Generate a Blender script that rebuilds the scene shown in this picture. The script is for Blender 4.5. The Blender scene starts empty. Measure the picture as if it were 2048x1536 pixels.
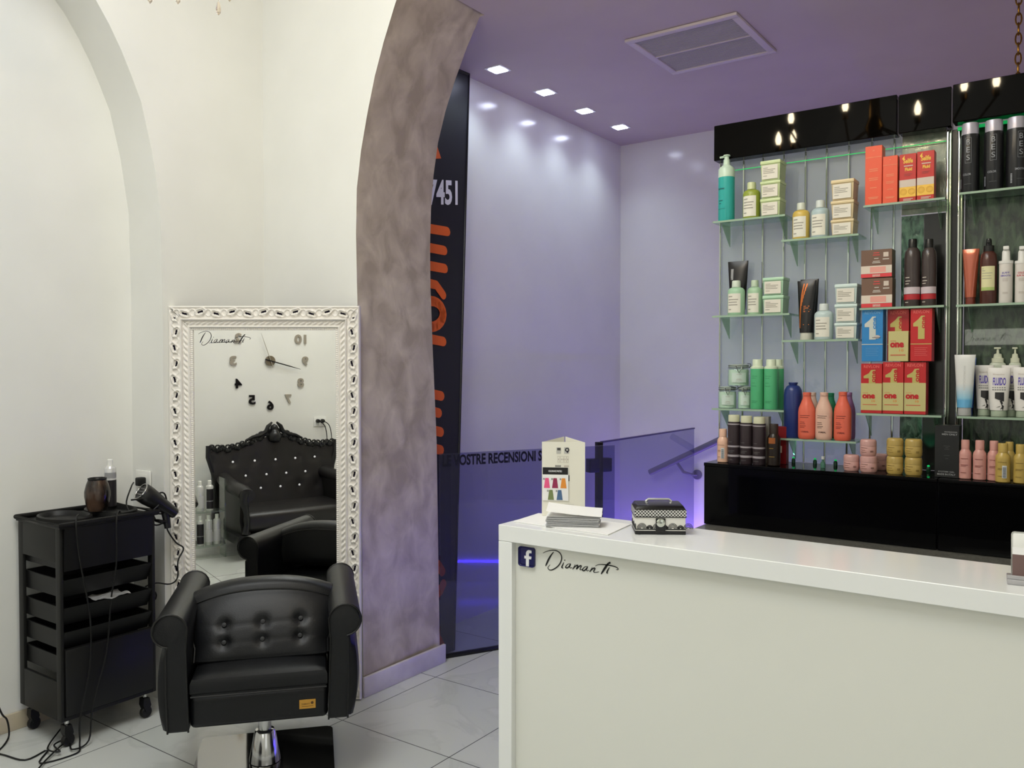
import bpy, bmesh, math, random
from mathutils import Vector, Matrix
random.seed(7)
S = bpy.context.scene
COL = S.collection
PI = math.pi
# ---------------------------------------------------------------- camera
FPX, CH = 1680.0, 1.5
YAW, PITCH = math.radians(35.3), math.atan(35/1680.0)
cam = bpy.data.cameras.new('camera'); camo = bpy.data.objects.new('camera', cam); COL.objects.link(camo)
cam.sensor_fit = 'HORIZONTAL'; cam.sensor_width = 36; cam.lens = 36*FPX/2048
cam.clip_start = .05; cam.clip_end = 60
camo.location = (0, 0, CH); camo.rotation_euler = (PI/2-PITCH, 0, YAW)
S.camera = camo
# ---------------------------------------------------------------- view + world
S.view_settings.view_transform = 'Standard'; S.view_settings.look = 'None'
S.view_settings.gamma = 1.0; S.view_settings.use_curve_mapping = False
S.view_settings.exposure = -0.50
W = bpy.data.worlds.new('world'); S.world = W; W.use_nodes = True
W.node_tree.nodes['Background'].inputs[0].default_value = (.75, .78, .8, 1)
W.node_tree.nodes['Background'].inputs[1].default_value = .05
# ---------------------------------------------------------------- lights
def area(name, loc, rot, sx, sy, power, col):
    l = bpy.data.lights.new(name, 'AREA'); l.shape = 'RECTANGLE'; l.size = sx; l.size_y = sy
    l.energy = power; l.color = col
    o = bpy.data.objects.new(name, l); COL.objects.link(o); o.location = loc; o.rotation_euler = rot
    return o
def spot(name, loc, power, col, ang=120, blend=.6, r=.035, rot=(0, 0, 0)):
    l = bpy.data.lights.new(name, 'SPOT'); l.energy = power; l.color = col
    l.spot_size = math.radians(ang); l.spot_blend = blend; l.shadow_soft_size = r
    o = bpy.data.objects.new(name, l); COL.objects.link(o); o.location = loc; o.rotation_euler = rot
    return o
def point(name, loc, power, col, r=.02):
    l = bpy.data.lights.new(name, 'POINT'); l.energy = power; l.color = col; l.shadow_soft_size = r
    o = bpy.data.objects.new(name, l); COL.objects.link(o); o.location = loc
    return o
# the salon's ceiling panels (out of frame above the camera)
area('salon_panel_light', (-2.1, 1.1, 4.05), (0, 0, 0), 1.1, 1.1, 36, (.94, .985, 1))
area('salon_panel_light', (-1.3, .2, 4.05), (0, 0, 0), 1.2, 1.2, 76, (.95, .985, 1))
area('side_area_light', (1.9, -.3, 1.9), (math.radians(90), 0, math.radians(75)), 1.6, 2.2, 9, (.93, .97, 1))  # unseen soft light from the right; no window stands there
# first: unseen violet fill added for the ceiling; second: LED cove behind the counter
area('violet_area_light', (-.55, 4.4, .10), (math.radians(180), math.radians(-20), 0), .5, 2.0, 5.2, (.88, .42, 1))
area('violet_area_light', (-2.3, 5.62, .12), (math.radians(150), 0, 0), 1.2, .08, 9, (.38, .22, 1))
DOWN = [(-2.86, 3.90), (-2.855, 4.39), (-2.85, 4.86), (-2.835, 5.33)]
for _x, _y in DOWN: spot('ceiling_spot_beam', (_x, _y, 3.165), 12.5, (.80, .96, 1), 125, 1.0, .05)
spot('ceiling_spot_beam', (-1.0, 5.2, 3.165), 11, (.80, .94, .98), 140, 1.0, .05)  # unseen stairwell spot; no downlight fitting stands here
# ---------------------------------------------------------------- pixel helpers
def ray(px, py):
    x = (px-1024)/FPX; y = -(py-768)/FPX; a = PI/2-PITCH
    Y, Z = y*math.cos(a)+math.sin(a), y*math.sin(a)-math.cos(a)
    return Vector((x*math.cos(YAW)-Y*math.sin(YAW), x*math.sin(YAW)+Y*math.cos(YAW), Z))
CAM = Vector((0, 0, CH))
def onX(px, py, v): r = ray(px, py); return CAM+r*(v/r.x)
def onY(px, py, v): r = ray(px, py); return CAM+r*(v/r.y)
def onZ(px, py, v): r = ray(px, py); return CAM+r*((v-CH)/r.z)
def onP(px, py, P, n): r = ray(px, py); return CAM+r*((P-CAM).dot(n)/r.dot(n))
# ---------------------------------------------------------------- materials
def lin(c): c /= 255.; return c/12.92 if c <= .04045 else ((c+.055)/1.055)**2.4
MATS = {}
def M(rgb, rough=.5, metal=0., name=None, coat=0., trans=0., ior=1.45, emit=0., alpha=1., spec=.5):
    key = (tuple(rgb), rough, metal, name, coat, trans, emit, alpha, spec)
    if key in MATS: return MATS[key]
    m = bpy.data.materials.new(name or 'paint'); m.use_nodes = True
    b = m.node_tree.nodes['Principled BSDF']
    c = (lin(rgb[0]), lin(rgb[1]), lin(rgb[2]), 1)
    b.inputs['Base Color'].default_value = c; b.inputs['Roughness'].default_value = rough
    b.inputs['Metallic'].default_value = metal; b.inputs['IOR'].default_value = ior
    b.inputs['Specular IOR Level'].default_value = spec
    if coat: b.inputs['Coat Weight'].default_value = coat; b.inputs['Coat Roughness'].default_value = .08
    if trans: b.inputs['Transmission Weight'].default_value = trans
    if alpha < 1: b.inputs['Alpha'].default_value = alpha
    if emit: b.inputs['Emission Color'].default_value = c; b.inputs['Emission Strength'].default_value = emit
    MATS[key] = m
    return m
def nodes(m):
    nt = m.node_tree; return nt, nt.nodes, nt.links, nt.nodes['Principled BSDF']
def noise_mat(name, c1, c2, scale, rough=.5, bump=0., detail=4, metal=0., stretch=(1, 1, 1), lo=.35, hi=.65, dist=0., coat=0., bscale=None):
    m = bpy.data.materials.new(name); m.use_nodes = True
    nt, N, L, b = nodes(m)
    tc = N.new('ShaderNodeTexCoord'); mp = N.new('ShaderNodeMapping'); mp.inputs['Scale'].default_value = stretch
    L.new(tc.outputs['Object'], mp.inputs['Vector'])
    n = N.new('ShaderNodeTexNoise'); n.inputs['Scale'].default_value = scale; n.inputs['Detail'].default_value = detail
    n.inputs['Distortion'].default_value = dist
    L.new(mp.outputs[0], n.inputs['Vector'])
    r = N.new('ShaderNodeValToRGB'); r.color_ramp.elements[0].position = lo; r.color_ramp.elements[1].position = hi
    r.color_ramp.elements[0].color = (*[lin(c) for c in c1], 1); r.color_ramp.elements[1].color = (*[lin(c) for c in c2], 1)
    L.new(n.outputs['Fac'], r.inputs['Fac']); L.new(r.outputs['Color'], b.inputs['Base Color'])
    b.inputs['Roughness'].default_value = rough; b.inputs['Metallic'].default_value = metal
    if coat: b.inputs['Coat Weight'].default_value = coat; b.inputs['Coat Roughness'].default_value = .1
    if bump:
        bp = N.new('ShaderNodeBump'); bp.inputs['Strength'].default_value = bump; bp.inputs['Distance'].default_value = .01
        src = n
        if bscale:
            src = N.new('ShaderNodeTexNoise'); src.inputs['Scale'].default_value = bscale; L.new(mp.outputs[0], src.inputs['Vector'])
        L.new(src.outputs['Fac'], bp.inputs['Height']); L.new(bp.outputs[0], b.inputs['Normal'])
    return m
def glass_mat(name, rgb, alpha, rough=.0, spec=.5):
    m = bpy.data.materials.new(name); m.use_nodes = True
    nt, N, L, b = nodes(m)
    N.remove(b)
    out = N['Material Output']
    tr = N.new('ShaderNodeBsdfTransparent'); tr.inputs[0].default_value = (*[lin(c) for c in rgb], 1)
    gl = N.new('ShaderNodeBsdfGlossy'); gl.inputs['Roughness'].default_value = rough; gl.inputs[0].default_value = (1, 1, 1, 1)
    di = N.new('ShaderNodeBsdfDiffuse'); di.inputs[0].default_value = (*[lin(c) for c in rgb], 1)
    fr = N.new('ShaderNodeFresnel'); fr.inputs[0].default_value = 1.5
    mx = N.new('ShaderNodeMixShader'); mx2 = N.new('ShaderNodeMixShader')
    mx2.inputs[0].default_value = alpha
    L.new(tr.outputs[0], mx2.inputs[1]); L.new(di.outputs[0], mx2.inputs[2])
    geo = N.new('ShaderNodeNewGeometry'); inv = N.new('ShaderNodeMath'); inv.operation = 'SUBTRACT'; inv.inputs[0].default_value = 1; L.new(geo.outputs['Backfacing'], inv.inputs[1])
    mu = N.new('ShaderNodeMath'); mu.operation = 'MULTIPLY'; L.new(fr.outputs[0], mu.inputs[0]); L.new(inv.outputs[0], mu.inputs[1])
    L.new(mu.outputs[0], mx.inputs[0]); L.new(mx2.outputs[0], mx.inputs[1]); L.new(gl.outputs[0], mx.inputs[2])
    L.new(mx.outputs[0], out.inputs[0])
    return m
# ---------------------------------------------------------------- mesh builder
class MB:
    def __init__(s): s.bm = bmesh.new(); s.mats = []
    def mi(s, mat):
        if mat is None: return 0
        if mat not in s.mats: s.mats.append(mat)
        return s.mats.index(mat)
    def _fin(s, faces, mat, smooth=False):
        i = s.mi(mat)
        for f in faces: f.material_index = i; f.smooth = smooth
    def box(s, x0, x1, y0, y1, z0, z1, mat=None, bev=0., seg=2, T=None, smooth=False):
        n0 = len(s.bm.faces)
        tmp = bmesh.new(); bmesh.ops.create_cube(tmp, size=1)
        for v in tmp.verts: v.co = Vector((x0+(v.co.x+.5)*(x1-x0), y0+(v.co.y+.5)*(y1-y0), z0+(v.co.z+.5)*(z1-z0)))
        if bev: bmesh.ops.bevel(tmp, geom=list(tmp.edges), offset=bev, segments=seg, profile=.5, affect='EDGES')
        s.merge(tmp, mat, T, smooth or bev > 0)
        return s
    def merge(s, tmp, mat=None, T=None, smooth=False):
        vm = {}
        for v in tmp.verts: vm[v] = s.bm.verts.new(T @ v.co if T else v.co)
        i = s.mi(mat)
        for f in tmp.faces:
            try: g = s.bm.faces.new([vm[v] for v in f.verts])
            except ValueError: continue
            g.material_index = i; g.smooth = smooth
        tmp.free()
    def lathe(s, prof, mat=None, seg=24, c=(0, 0, 0), sx=1., sy=1., T=None, smooth=True, a0=0., a1=2*PI):
        full = abs(a1-a0-2*PI) < 1e-6
        i = s.mi(mat); rings = []
        n = seg if full else seg+1
        for r, z in prof:
            ring = []
            if r <= 1e-6:
                p = Vector((c[0], c[1], c[2]+z)); ring = [s.bm.verts.new(T @ p if T else p)]
            else:
                for k in range(n):
                    a = a0+(a1-a0)*k/seg
                    p = Vector((c[0]+r*sx*math.cos(a), c[1]+r*sy*math.sin(a), c[2]+z))
                    ring.append(s.bm.verts.new(T @ p if T else p))
            rings.append(ring)
        for A, B in zip(rings, rings[1:]):
            m = n if full else n-1
            for k in range(m):
                k2 = (k+1) % n
                if len(A) == 1 and len(B) == 1: continue
                vs = [A[0], B[k2], B[k]] if len(A) == 1 else ([A[k], A[k2], B[0]] if len(B) == 1 else [A[k], A[k2], B[k2], B[k]])
                try: f = s.bm.faces.new(vs); f.material_index = i; f.smooth = smooth
                except ValueError: pass
        return s
    def tube(s, pts, r, mat=None, seg=8, cap=True, T=None, closed=False):
        pts = [Vector(p) for p in pts]; i = s.mi(mat); rings = []
        n = len(pts); rr = r if isinstance(r, (list, tuple)) else [r]*n
        up = Vector((0, 0, 1)); prev = None
        for k, p in enumerate(pts):
            if closed: t = (pts[(k+1) % n]-pts[k-1])
            else: t = pts[min(k+1, n-1)]-pts[max(k-1, 0)]
            if t.length < 1e-9: t = Vector((0, 0, 1))
            t.normalize()
            if prev is None:
                u = t.cross(up)
                if u.length < .05: u = t.cross(Vector((1, 0, 0)))
            else: u = prev-t*prev.dot(t)
            u.normalize(); prev = u; w = t.cross(u)
            ring = []
            for j in range(seg):
                a = 2*PI*j/seg; q = p+(u*math.cos(a)+w*math.sin(a))*rr[k]
                ring.append(s.bm.verts.new(T @ q if T else q))
            rings.append(ring)
        prs = list(zip(rings, rings[1:]))
        if closed: prs.append((rings[-1], rings[0]))
        for A, B in prs:
            for j in range(seg):
                try: f = s.bm.faces.new([A[j], A[(j+1) % seg], B[(j+1) % seg], B[j]]); f.material_index = i; f.smooth = True
                except ValueError: pass
        if cap and not closed:
            for R_ in (rings[0][::-1], rings[-1]):
                try: f = s.bm.faces.new(R_); f.material_index = i
                except ValueError: pass
        return s
    def prism(s, poly, d0, d1, axis='y', mat=None, T=None, mat_side=None, smooth_side=False):
        """poly: list of 2D points; axis y: points are (x,z) extruded y d0..d1; x: (y,z); z: (x,y)"""
        def P(a, b, d):
            p = Vector((a, d, b)) if axis == 'y' else (Vector((d, a, b)) if axis == 'x' else Vector((a, b, d)))
            return T @ p if T else p
        A = [s.bm.verts.new(P(a, b, d0)) for a, b in poly]; B = [s.bm.verts.new(P(a, b, d1)) for a, b in poly]
        i = s.mi(mat); j = i if mat_side is None else s.mi(mat_side)
        fs = []
        for R_ in (A, B[::-1]):
            f = s.bm.faces.new(R_); f.material_index = i; fs.append(f)
        n = len(poly)
        for k in range(n):
            f = s.bm.faces.new([A[k], B[k], B[(k+1) % n], A[(k+1) % n]]); f.material_index = j; f.smooth = smooth_side
        for f in fs: f.normal_update()
        bmesh.ops.triangulate(s.bm, faces=[f for f in fs if len(f.verts) > 4])
        return s
    def loft(s, rings, mat=None, cap=True, smooth=True, closed=True):
        i = s.mi(mat); R_ = [[s.bm.verts.new(Vector(p)) for p in r] for r in rings]
        for A, B in zip(R_, R_[1:]):
            n = len(A)
            for k in range(n if closed else n-1):
                try: f = s.bm.faces.new([A[k], A[(k+1) % n], B[(k+1) % n], B[k]]); f.material_index = i; f.smooth = smooth
                except ValueError: pass
        if cap:
            for r in (R_[0][::-1], R_[-1]):
                try: f = s.bm.faces.new(r); f.material_index = i
                except ValueError: pass
        return s
    def build(s, name, mat=None, parent=None, loc=(0, 0, 0), rot=(0, 0, 0), auto=True):
        bmesh.ops.recalc_face_normals(s.bm, faces=s.bm.faces)
        me = bpy.data.meshes.new(name); s.bm.to_mesh(me); s.bm.free()
        for m in (s.mats or [mat]):
            if m: me.materials.append(m)
        o = bpy.data.objects.new(name, me); COL.objects.link(o)
        o.location = loc; o.rotation_euler = rot
        if parent: o.parent = parent
        if auto:
            try:
                me.set_sharp_from_angle(angle=math.radians(40))
            except Exception: pass
        return o
def thing(name, label, cat, loc=(0, 0, 0), rz=0., group=None):
    o = bpy.data.objects.new(name, None); COL.objects.link(o); o.empty_display_size = .1
    o.location = loc; o.rotation_euler = (0, 0, rz); o['label'] = label; o['category'] = cat
    if group: o['group'] = group
    return o
def tag(o, label, cat, group=None):
    o['label'] = label; o['category'] = cat
    if group: o['group'] = group
    return o
def struct(o): o['kind'] = 'structure'; return o
def kids(o): return [c for c in bpy.data.objects if c.parent == o]
def copy_tree(o, parent=None):
    c = o.copy(); COL.objects.link(c); c.parent = parent
    for k in kids(o): copy_tree(k, c)
    return c
# ---- text as meshes
_T = {}
def text_geo(s, bold=0.):
    if (s, bold) in _T: return _T[(s, bold)]
    cu = bpy.data.curves.new('t', 'FONT'); cu.body = s; cu.resolution_u = 3; cu.offset = bold
    ob = bpy.data.objects.new('t', cu)
    me = bpy.data.meshes.new_from_object(ob)
    V = [tuple(v.co) for v in me.vertices]; F = [tuple(p.vertices) for p in me.polygons]
    bpy.data.meshes.remove(me); bpy.data.objects.remove(ob); bpy.data.curves.remove(cu)
    x0 = min(v[0] for v in V); x1 = max(v[0] for v in V); y0 = min(v[1] for v in V); y1 = max(v[1] for v in V)
    V = [((v[0]-x0)/(x1-x0), (v[1]-y0)/(y1-y0)) for v in V]
    _T[(s, bold)] = (V, F)
    return V, F
def add_text(mb, s, x0, x1, z0, z1, y, mat, r=None, bold=.01, turn=0, T=None):
    """text in the xz plane facing -y at depth y, or wrapped on a cylinder of radius r (axis z)"""
    V, F = text_geo(s, bold); vs = []
    for u, v in V:
        if turn == 1: u, v = 1-v, u          # reads upwards
        elif turn == -1: u, v = v, 1-u
        x = x0+u*(x1-x0); z = z0+v*(z1-z0)
        if r: a = x/r; p = Vector((r*math.sin(a), -r*math.cos(a), z))
        else: p = Vector((x, y, z))
        vs.append(mb.bm.verts.new(T @ p if T else p))
    i = mb.mi(mat)
    for f in F:
        try: g = mb.bm.faces.new([vs[k] for k in f]); g.material_index = i
        except ValueError: pass
def add_quad(mb, x0, x1, z0, z1, y, mat, r=None, n=8, T=None):
    i = mb.mi(mat); A = []; B = []
    n = n if r else 1
    for k in range(n+1):
        x = x0+(x1-x0)*k/n
        if r: a = x/r; c = (r*math.sin(a), -r*math.cos(a))
        else: c = (x, y)
        P0 = Vector((c[0], c[1], z0)); P1 = Vector((c[0], c[1], z1))
        A.append(mb.bm.verts.new(T @ P0 if T else P0)); B.append(mb.bm.verts.new(T @ P1 if T else P1))
    for k in range(n):
        g = mb.bm.faces.new([A[k], A[k+1], B[k+1], B[k]]); g.material_index = i; g.smooth = bool(r)
# ================================================================ setting
m_white = noise_mat('white_wall_paint', (228, 228, 223), (232, 232, 227), 3, .38, 0)
m_lil = noise_mat('satin_white_wall_paint', (222, 220, 222), (226, 224, 226), 3, .16, 0)
m_ceil = noise_mat('matt_ceiling_paint', (200, 186, 184), (204, 190, 188), 3, .7, 0)
m_plas = noise_mat('venetian_plaster', (170, 158, 141), (214, 203, 184), 8.5, .42, .2, 8, .1, (1, 1, .8), .36, .74, .5)
m_bbeige = M((196, 184, 160), .35, name='beige_skirting_tile')
m_bgrey = noise_mat('grey_skirting_tile', (188, 180, 186), (208, 202, 206), 6, .3, 0, 5)
def floor_mat():
    m = bpy.data.materials.new('polished_floor_tiles'); m.use_nodes = True
    nt, N, L, b = nodes(m)
    tc = N.new('ShaderNodeTexCoord'); sp = N.new('ShaderNodeSeparateXYZ'); L.new(tc.outputs['Object'], sp.inputs[0])
    def math_(op, a, c=None):
        n = N.new('ShaderNodeMath'); n.operation = op
        if hasattr(a, 'links'): L.new(a, n.inputs[0])
        else: n.inputs[0].default_value = a
        if c is not None:
            if hasattr(c, 'links'): L.new(c, n.inputs[1])
            else: n.inputs[1].default_value = c
        return n.outputs[0]
    def gr(ax, x0, s):
        t = math_('DIVIDE', math_('SUBTRACT', sp.outputs[ax], x0), s)
        fl = math_('FLOOR', t)
        d = math_('ABSOLUTE', math_('SUBTRACT', math_('FRACT', math_('ADD', t, .5)), .5))
        return math_('LESS_THAN', d, .0022/s), fl
    gx, fx = gr(0, -2.628, .585); gy, fy = gr(1, 2.467, .607)
    g = math_('MAXIMUM', gx, gy)
    cx = N.new('ShaderNodeCombineXYZ'); L.new(math_('MULTIPLY', fx, 3.7), cx.inputs[0]); L.new(math_('MULTIPLY', fy, 5.3), cx.inputs[1])
    va = N.new('ShaderNodeVectorMath'); va.operation = 'ADD'; L.new(tc.outputs['Object'], va.inputs[0]); L.new(cx.outputs[0], va.inputs[1])
    n1 = N.new('ShaderNodeTexNoise'); n1.inputs['Scale'].default_value = 1.8; n1.inputs['Detail'].default_value = 6; n1.inputs['Distortion'].default_value = 1.4
    L.new(va.outputs[0], n1.inputs['Vector'])
    r = N.new('ShaderNodeValToRGB'); e = r.color_ramp.elements
    e[0].position = .47; e[1].position = .53
    e[0].color = (*[lin(c) for c in (196, 199, 194)], 1); e[1].color = (*[lin(c) for c in (201, 203, 199)], 1)
    k = e.new(.50); k.color = (*[lin(c) for c in (192, 194, 190)], 1)
    L.new(n1.outputs['Fac'], r.inputs['Fac'])
    mx = N.new('ShaderNodeMix'); mx.data_type = 'RGBA'; L.new(g, mx.inputs[0]); L.new(r.outputs[0], mx.inputs[6]); mx.inputs[7].default_value = (.10, .10, .10, 1)
    L.new(mx.outputs[2], b.inputs['Base Color']); b.inputs['Roughness'].default_value = .16
    return m
mb = MB(); mb.box(-3.8, 2.6, -1.4, 6.0, -.1, 0); struct(mb.build('floor', floor_mat()))
# --- salon walls
AR = [(2.149, 0), (2.149, 1.795), (2.141, 2.2), (2.104, 2.446), (2.056, 2.647), (2.013, 2.746), (1.97, 2.837), (1.918, 2.929), (1.855, 3.02), (1.74, 3.14), (1.58, 3.25), (1.38, 3.32), (1.15, 3.34)]
AL = [(2.3-y, z) for y, z in AR[::-1]][1:]
poly = [(2.70, 0), (2.70, 4.1), (-1.4, 4.1), (-1.4, 0)]+[(y, z) for y, z in AL[::-1]][0:0]
poly = [(2.75, 0), (2.75, 4.1), (-1.35, 4.1), (-1.35, 0)]+AL[::-1]+[(1.15, 3.34)]+AR[::-1][1:]
mb = MB(); mb.prism(poly, -3.42, -3.67, 'x', m_white, None, m_white)
mb.box(-3.8, -3.67, -1.4, 2.75, 0, 4.1, m_white)
struct(mb.build('wall_left'))
# wall with the big plastered arch
ZL = [(-2.738, 0), (-2.748, 1.12), (-2.762, 1.6), (-2.771, 1.9), (-2.775, 2.1), (-2.769, 2.3), (-2.741, 2.47), (-2.700, 2.63), (-2.655, 2.78), (-2.6, 2.92), (-2.53, 3.07), (-2.43, 3.24), (-2.28, 3.42), (-2.08, 3.58), (-1.8, 3.71), (-1.45, 3.79), (-.93, 3.82)]
ZR = [(-1.86-x, z) for x, z in ZL[::-1]][1:]
def boff(z):
    T_ = [(0, .029), (1.1, .038), (1.8, .055), (2.1, .053), (2.35, .052), (2.6, .075), (2.83, .068), (3.1, .055), (3.3, .05), (3.9, .05)]
    for (a, p), (b, q) in zip(T_, T_[1:]):
        if a <= z <= b: return p+(q-p)*(z-a)/(b-a)
    return .05
poly = [(-3.8, 0), (-3.8, 4.1), (2.6, 4.1), (2.6, 0)]+ZR[::-1]+ZL[::-1]
mb = MB()
A0 = [mb.bm.verts.new((x, 2.70, z)) for x, z in poly]; A1 = [mb.bm.verts.new((x+(0 if k < 4 else (-1 if x < -.93 else 1)*boff(z)*(0 if z > 3.8 else 1)), 3.27, z)) for k, (x, z) in enumerate(poly)]
i0, i1, i2 = mb.mi(m_white), mb.mi(m_plas), mb.mi(m_lil)
f0 = mb.bm.faces.new(A0); f0.material_index = i0; f1 = mb.bm.faces.new(A1[::-1]); f1.material_index = i2
for k in range(len(poly)):
    k2 = (k+1) % len(poly); f = mb.bm.faces.new([A0[k], A1[k], A1[k2], A0[k2]]); f.material_index = i1 if k >= 4 else i0; f.smooth = 4 <= k < len(poly)-1
f0.normal_update(); f1.normal_update(); bmesh.ops.triangulate(mb.bm, faces=[f0, f1])
struct(mb.build('wall_arch'))
mb = MB(); mb.box(-3.8, 2.6, -1.32, -1.2, 0, 4.1); struct(mb.build('wall_back', m_white))
mb = MB(); mb.box(2.5, 2.6, -1.2, 2.70, 0, 4.1); struct(mb.build('wall_right', m_white))
mb = MB(); mb.box(-3.8, 2.6, -1.32, 3.27, 4.1, 4.2); struct(mb.build('ceiling', m_white))
# --- stairwell room behind the arch
mb = MB(); mb.box(-3.2, -3.08, 3.27, 5.9, 0, 3.3); struct(mb.build('wall_stairwell_left', m_lil))
mb = MB(); mb.box(-3.2, 1.7, 5.8, 5.9, 0, 3.3); struct(mb.build('wall_stairwell_back', m_lil))
mb = MB(); mb.box(1.6, 1.7, 3.27, 5.8, 0, 3.3); struct(mb.build('wall_stairwell_right', m_lil))
mb = MB(); mb.box(-3.2, 1.7, 3.27, 5.9, 3.2, 3.3); mb.box(-2.478, .6, 3.05, 3.27, 3.2, 3.3); struct(mb.build('ceiling_stairwell', m_ceil))
# baseboards
mb = MB(); mb.box(-3.668, -3.655, .15, 2.148, 0, .072, None, .002); struct(mb.build('baseboard_left', m_bbeige))
mb = MB(); mb.box(-2.737, -2.72, 2.69, 3.262, 0, .092, None, .003); struct(mb.build('baseboard_arch', m_bgrey))
# ================================================================ balustrade
m_glass = glass_mat('clear_glass', (205, 205, 225), .03)
m_glass2 = glass_mat('clear_glass_green_edge', (215, 235, 222), .05)
m_blk = M((14, 14, 17), .35, name='black_powder_coat')
G0 = onZ(880, 1318, 0); G1 = onZ(1000, 1298, 0); gd = (G1-G0); gd.normalize()
gp = onZ(1198, 885.6, 1.055); gl_len = (Vector((gp.x, gp.y, 0))-G0).length; ga = math.atan2(gd.y, gd.x)
t = thing('glass_balustrade_panel', 'clear glass balustrade panel with black lettering beside the plaster pillar', 'glass panel', (G0.x, G0.y, 0), ga)
mb = MB(); mb.box(.0, gl_len-.01, -.005, .005, .012, 1.055); mb.build('glass_pane', m_glass, t)
mb = MB(); mb.box(.0, gl_len, -.012, .012, .0, .02, None, .002); mb.build('bottom_rail', m_blk, t)
mb = MB()
def gx(px, py=920):
    p = onP(px, py, G0, Vector((gd.y, -gd.x, 0))); return (Vector((p.x, p.y, 0))-G0).length, p.z
xa, za = gx(884, 930); xb, zb = gx(1094, 915)
z0, z1 = gx(950, 929)[1], gx(950, 907)[1]
zt = gx(1079, 897)[1]
add_text(mb, 'LE VOSTRE RECENSIONI SU', xa, xb, z0, z1, -.0065, None, bold=.035)
mb.build('lettering', M((10, 10, 20), .5, name='black_vinyl'), t)
# post, second panel with rising top
P0 = Vector((gp.x, gp.y, 0))
t = thing('balustrade_post', 'slim black post with square clamps between two glass panels', 'post', P0, ga)
mb = MB(); mb.box(-.018, .018, -.018, .018, 0, 1.06, None, .003); mb.build('pole', m_blk, t)
m_cl = M((32, 22, 88), .25, .6, name='dark_satin_clamp')
mb = MB(); mb.box(-.075, -.012, -.026, .026, .885, .965, None, .004); mb.build('clamp', m_cl, t)
mb = MB(); mb.box(.012, .075, -.026, .026, .885, .965, None, .004); mb.build('clamp', m_cl, t)
q1 = onX(1390, 855, P0.x-.02); y_end = q1.y
t = thing('glass_balustrade_panel', 'clear glass balustrade panel running away behind the tall brochure display', 'glass panel', P0+Vector((0, .03, 0)), 0)
mb = MB(); mb.box(-.005, .005, .0, min(y_end, 5.66)-P0.y-.03, .012, 1.055); mb.build('glass_pane', m_glass, t)
mb = MB(); mb.box(-.011, .011, .0, min(y_end, 5.66)-P0.y-.03, 1.053, 1.062, None, .001); mb.build('top_edge', M((70, 60, 110), .4, name='glass_edge'), t)
# handrail
t = thing('handrail', 'grey round wall handrail rising to the right behind the glass', 'handrail', (-2.774, 5.70, .709))
m_rail = M((118, 114, 136), .4, .2, name='grey_metal_rail')
mb = MB(); mb.tube([(0, 0, 0), (.02, 0, .01), (.56, 0, .28)], .024, None, 14); mb.build('rail', m_rail, t)
mb = MB(); mb.tube([(.215, .0, .09), (.26, .02, .02), (.31, .06, .0), (.335, .095, .0)], .011, None, 8)
mb.lathe([(0, 0), (.036, 0), (.036, .012), (0, .014)], None, 20, T=Matrix.Translation((.335, .097, 0)) @ Matrix.Rotation(PI/2, 4, 'X')); mb.build('bracket', m_rail, t)
# banner
m_ban = M((20, 21, 30), .42, name='black_banner_print', spec=.45)
m_or = M((224, 98, 30), .5, name='orange_print')
t = thing('advertising_banner', 'tall black panel with orange shapes and white numbers leaning on the stairwell wall', 'banner', (0, 0, 0))
TR = onX(938, 148, -3.045); BR = onZ(908, 1300, 0.004); TL = Vector((-3.045, 3.30, 3.16)); BL = Vector((-2.79, 3.29, .004))
nrm = (TR-TL).cross(BL-TL); nrm.normalize()
if nrm.x < 0: nrm = -nrm
mb = MB(); A = [TL, TR, BR, BL]
mb.loft([[p-nrm*.012 for p in A], [p for p in A]], None, smooth=False); mb.build('panel', m_ban, t)
mb = MB(); e1 = TR+(TL-TR)*.0
mb.tube([TR-nrm*.004, BR-nrm*.004], .009, None, 6); mb.tube([TR-nrm*.004, TL-nrm*.004], .012, None, 6); mb.build('edge_trim', M((8, 8, 12), .3, name='black_edge'), t)
def bp(px, py, off=.0015): return onP(px, py, TR, nrm)+nrm*off
def strip(mb, pts, w, n=10):
    """rounded stroke on the banner, through pixel points, w in metres"""
    P = [bp(*p) for p in pts]
    for k in range(len(P)-1):
        a, b = P[k], P[k+1]; d = (b-a).normalized(); s_ = nrm.cross(d).normalized()*w/2
        vs = [mb.bm.verts.new(v) for v in (a+s_, a-s_, b-s_, b+s_)]
        mb.bm.faces.new(vs)
    for a in P[0:]:
        d = (P[-1]-P[0]).normalized(); s_ = nrm.cross(d)
        mb.bm.faces.new([mb.bm.verts.new(a+(d*math.cos(q)+s_*math.sin(q))*w/2+nrm*.0002*(1)) for q in [2*PI*j/12 for j in range(12)]])
for yy, xe in ((463, 894), (501, 888), (537, 889), (683, 886), (792, 882), (826, 877), (864, 881), (900, 881)):
    mb = MB(); strip(mb, [(845, yy-8), (xe, yy)], .052); mb.build('orange_letter', m_or, t, auto=False)
mb = MB(); strip(mb, [(855, 566), (872, 570), (882, 584), (886, 590)], .05); mb.build('orange_letter', m_or, t, auto=False)
cx, cy = 862, 628
mb = MB(); strip(mb, [(cx+24*math.cos(a), cy+26*math.sin(a)) for a in [-1.6+.32*k for k in range(11)]], .055); mb.build('orange_letter', m_or, t, auto=False)
for pts in ([(862, 1122), (876, 1130), (884, 1143)], [(886, 1168), (880, 1182), (866, 1194)]):
    mb = MB(); strip(mb, pts, .05); mb.build('orange_letter', m_or, t, auto=False)
for tri in (((862, 318), (882, 317), (872, 286)), ((868, 1300), (890, 1290), (868, 1245))):
    mb = MB(); mb.bm.faces.new([mb.bm.verts.new(bp(*p)) for p in tri]); mb.build('orange_arrow', m_or, t, auto=False)
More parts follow.
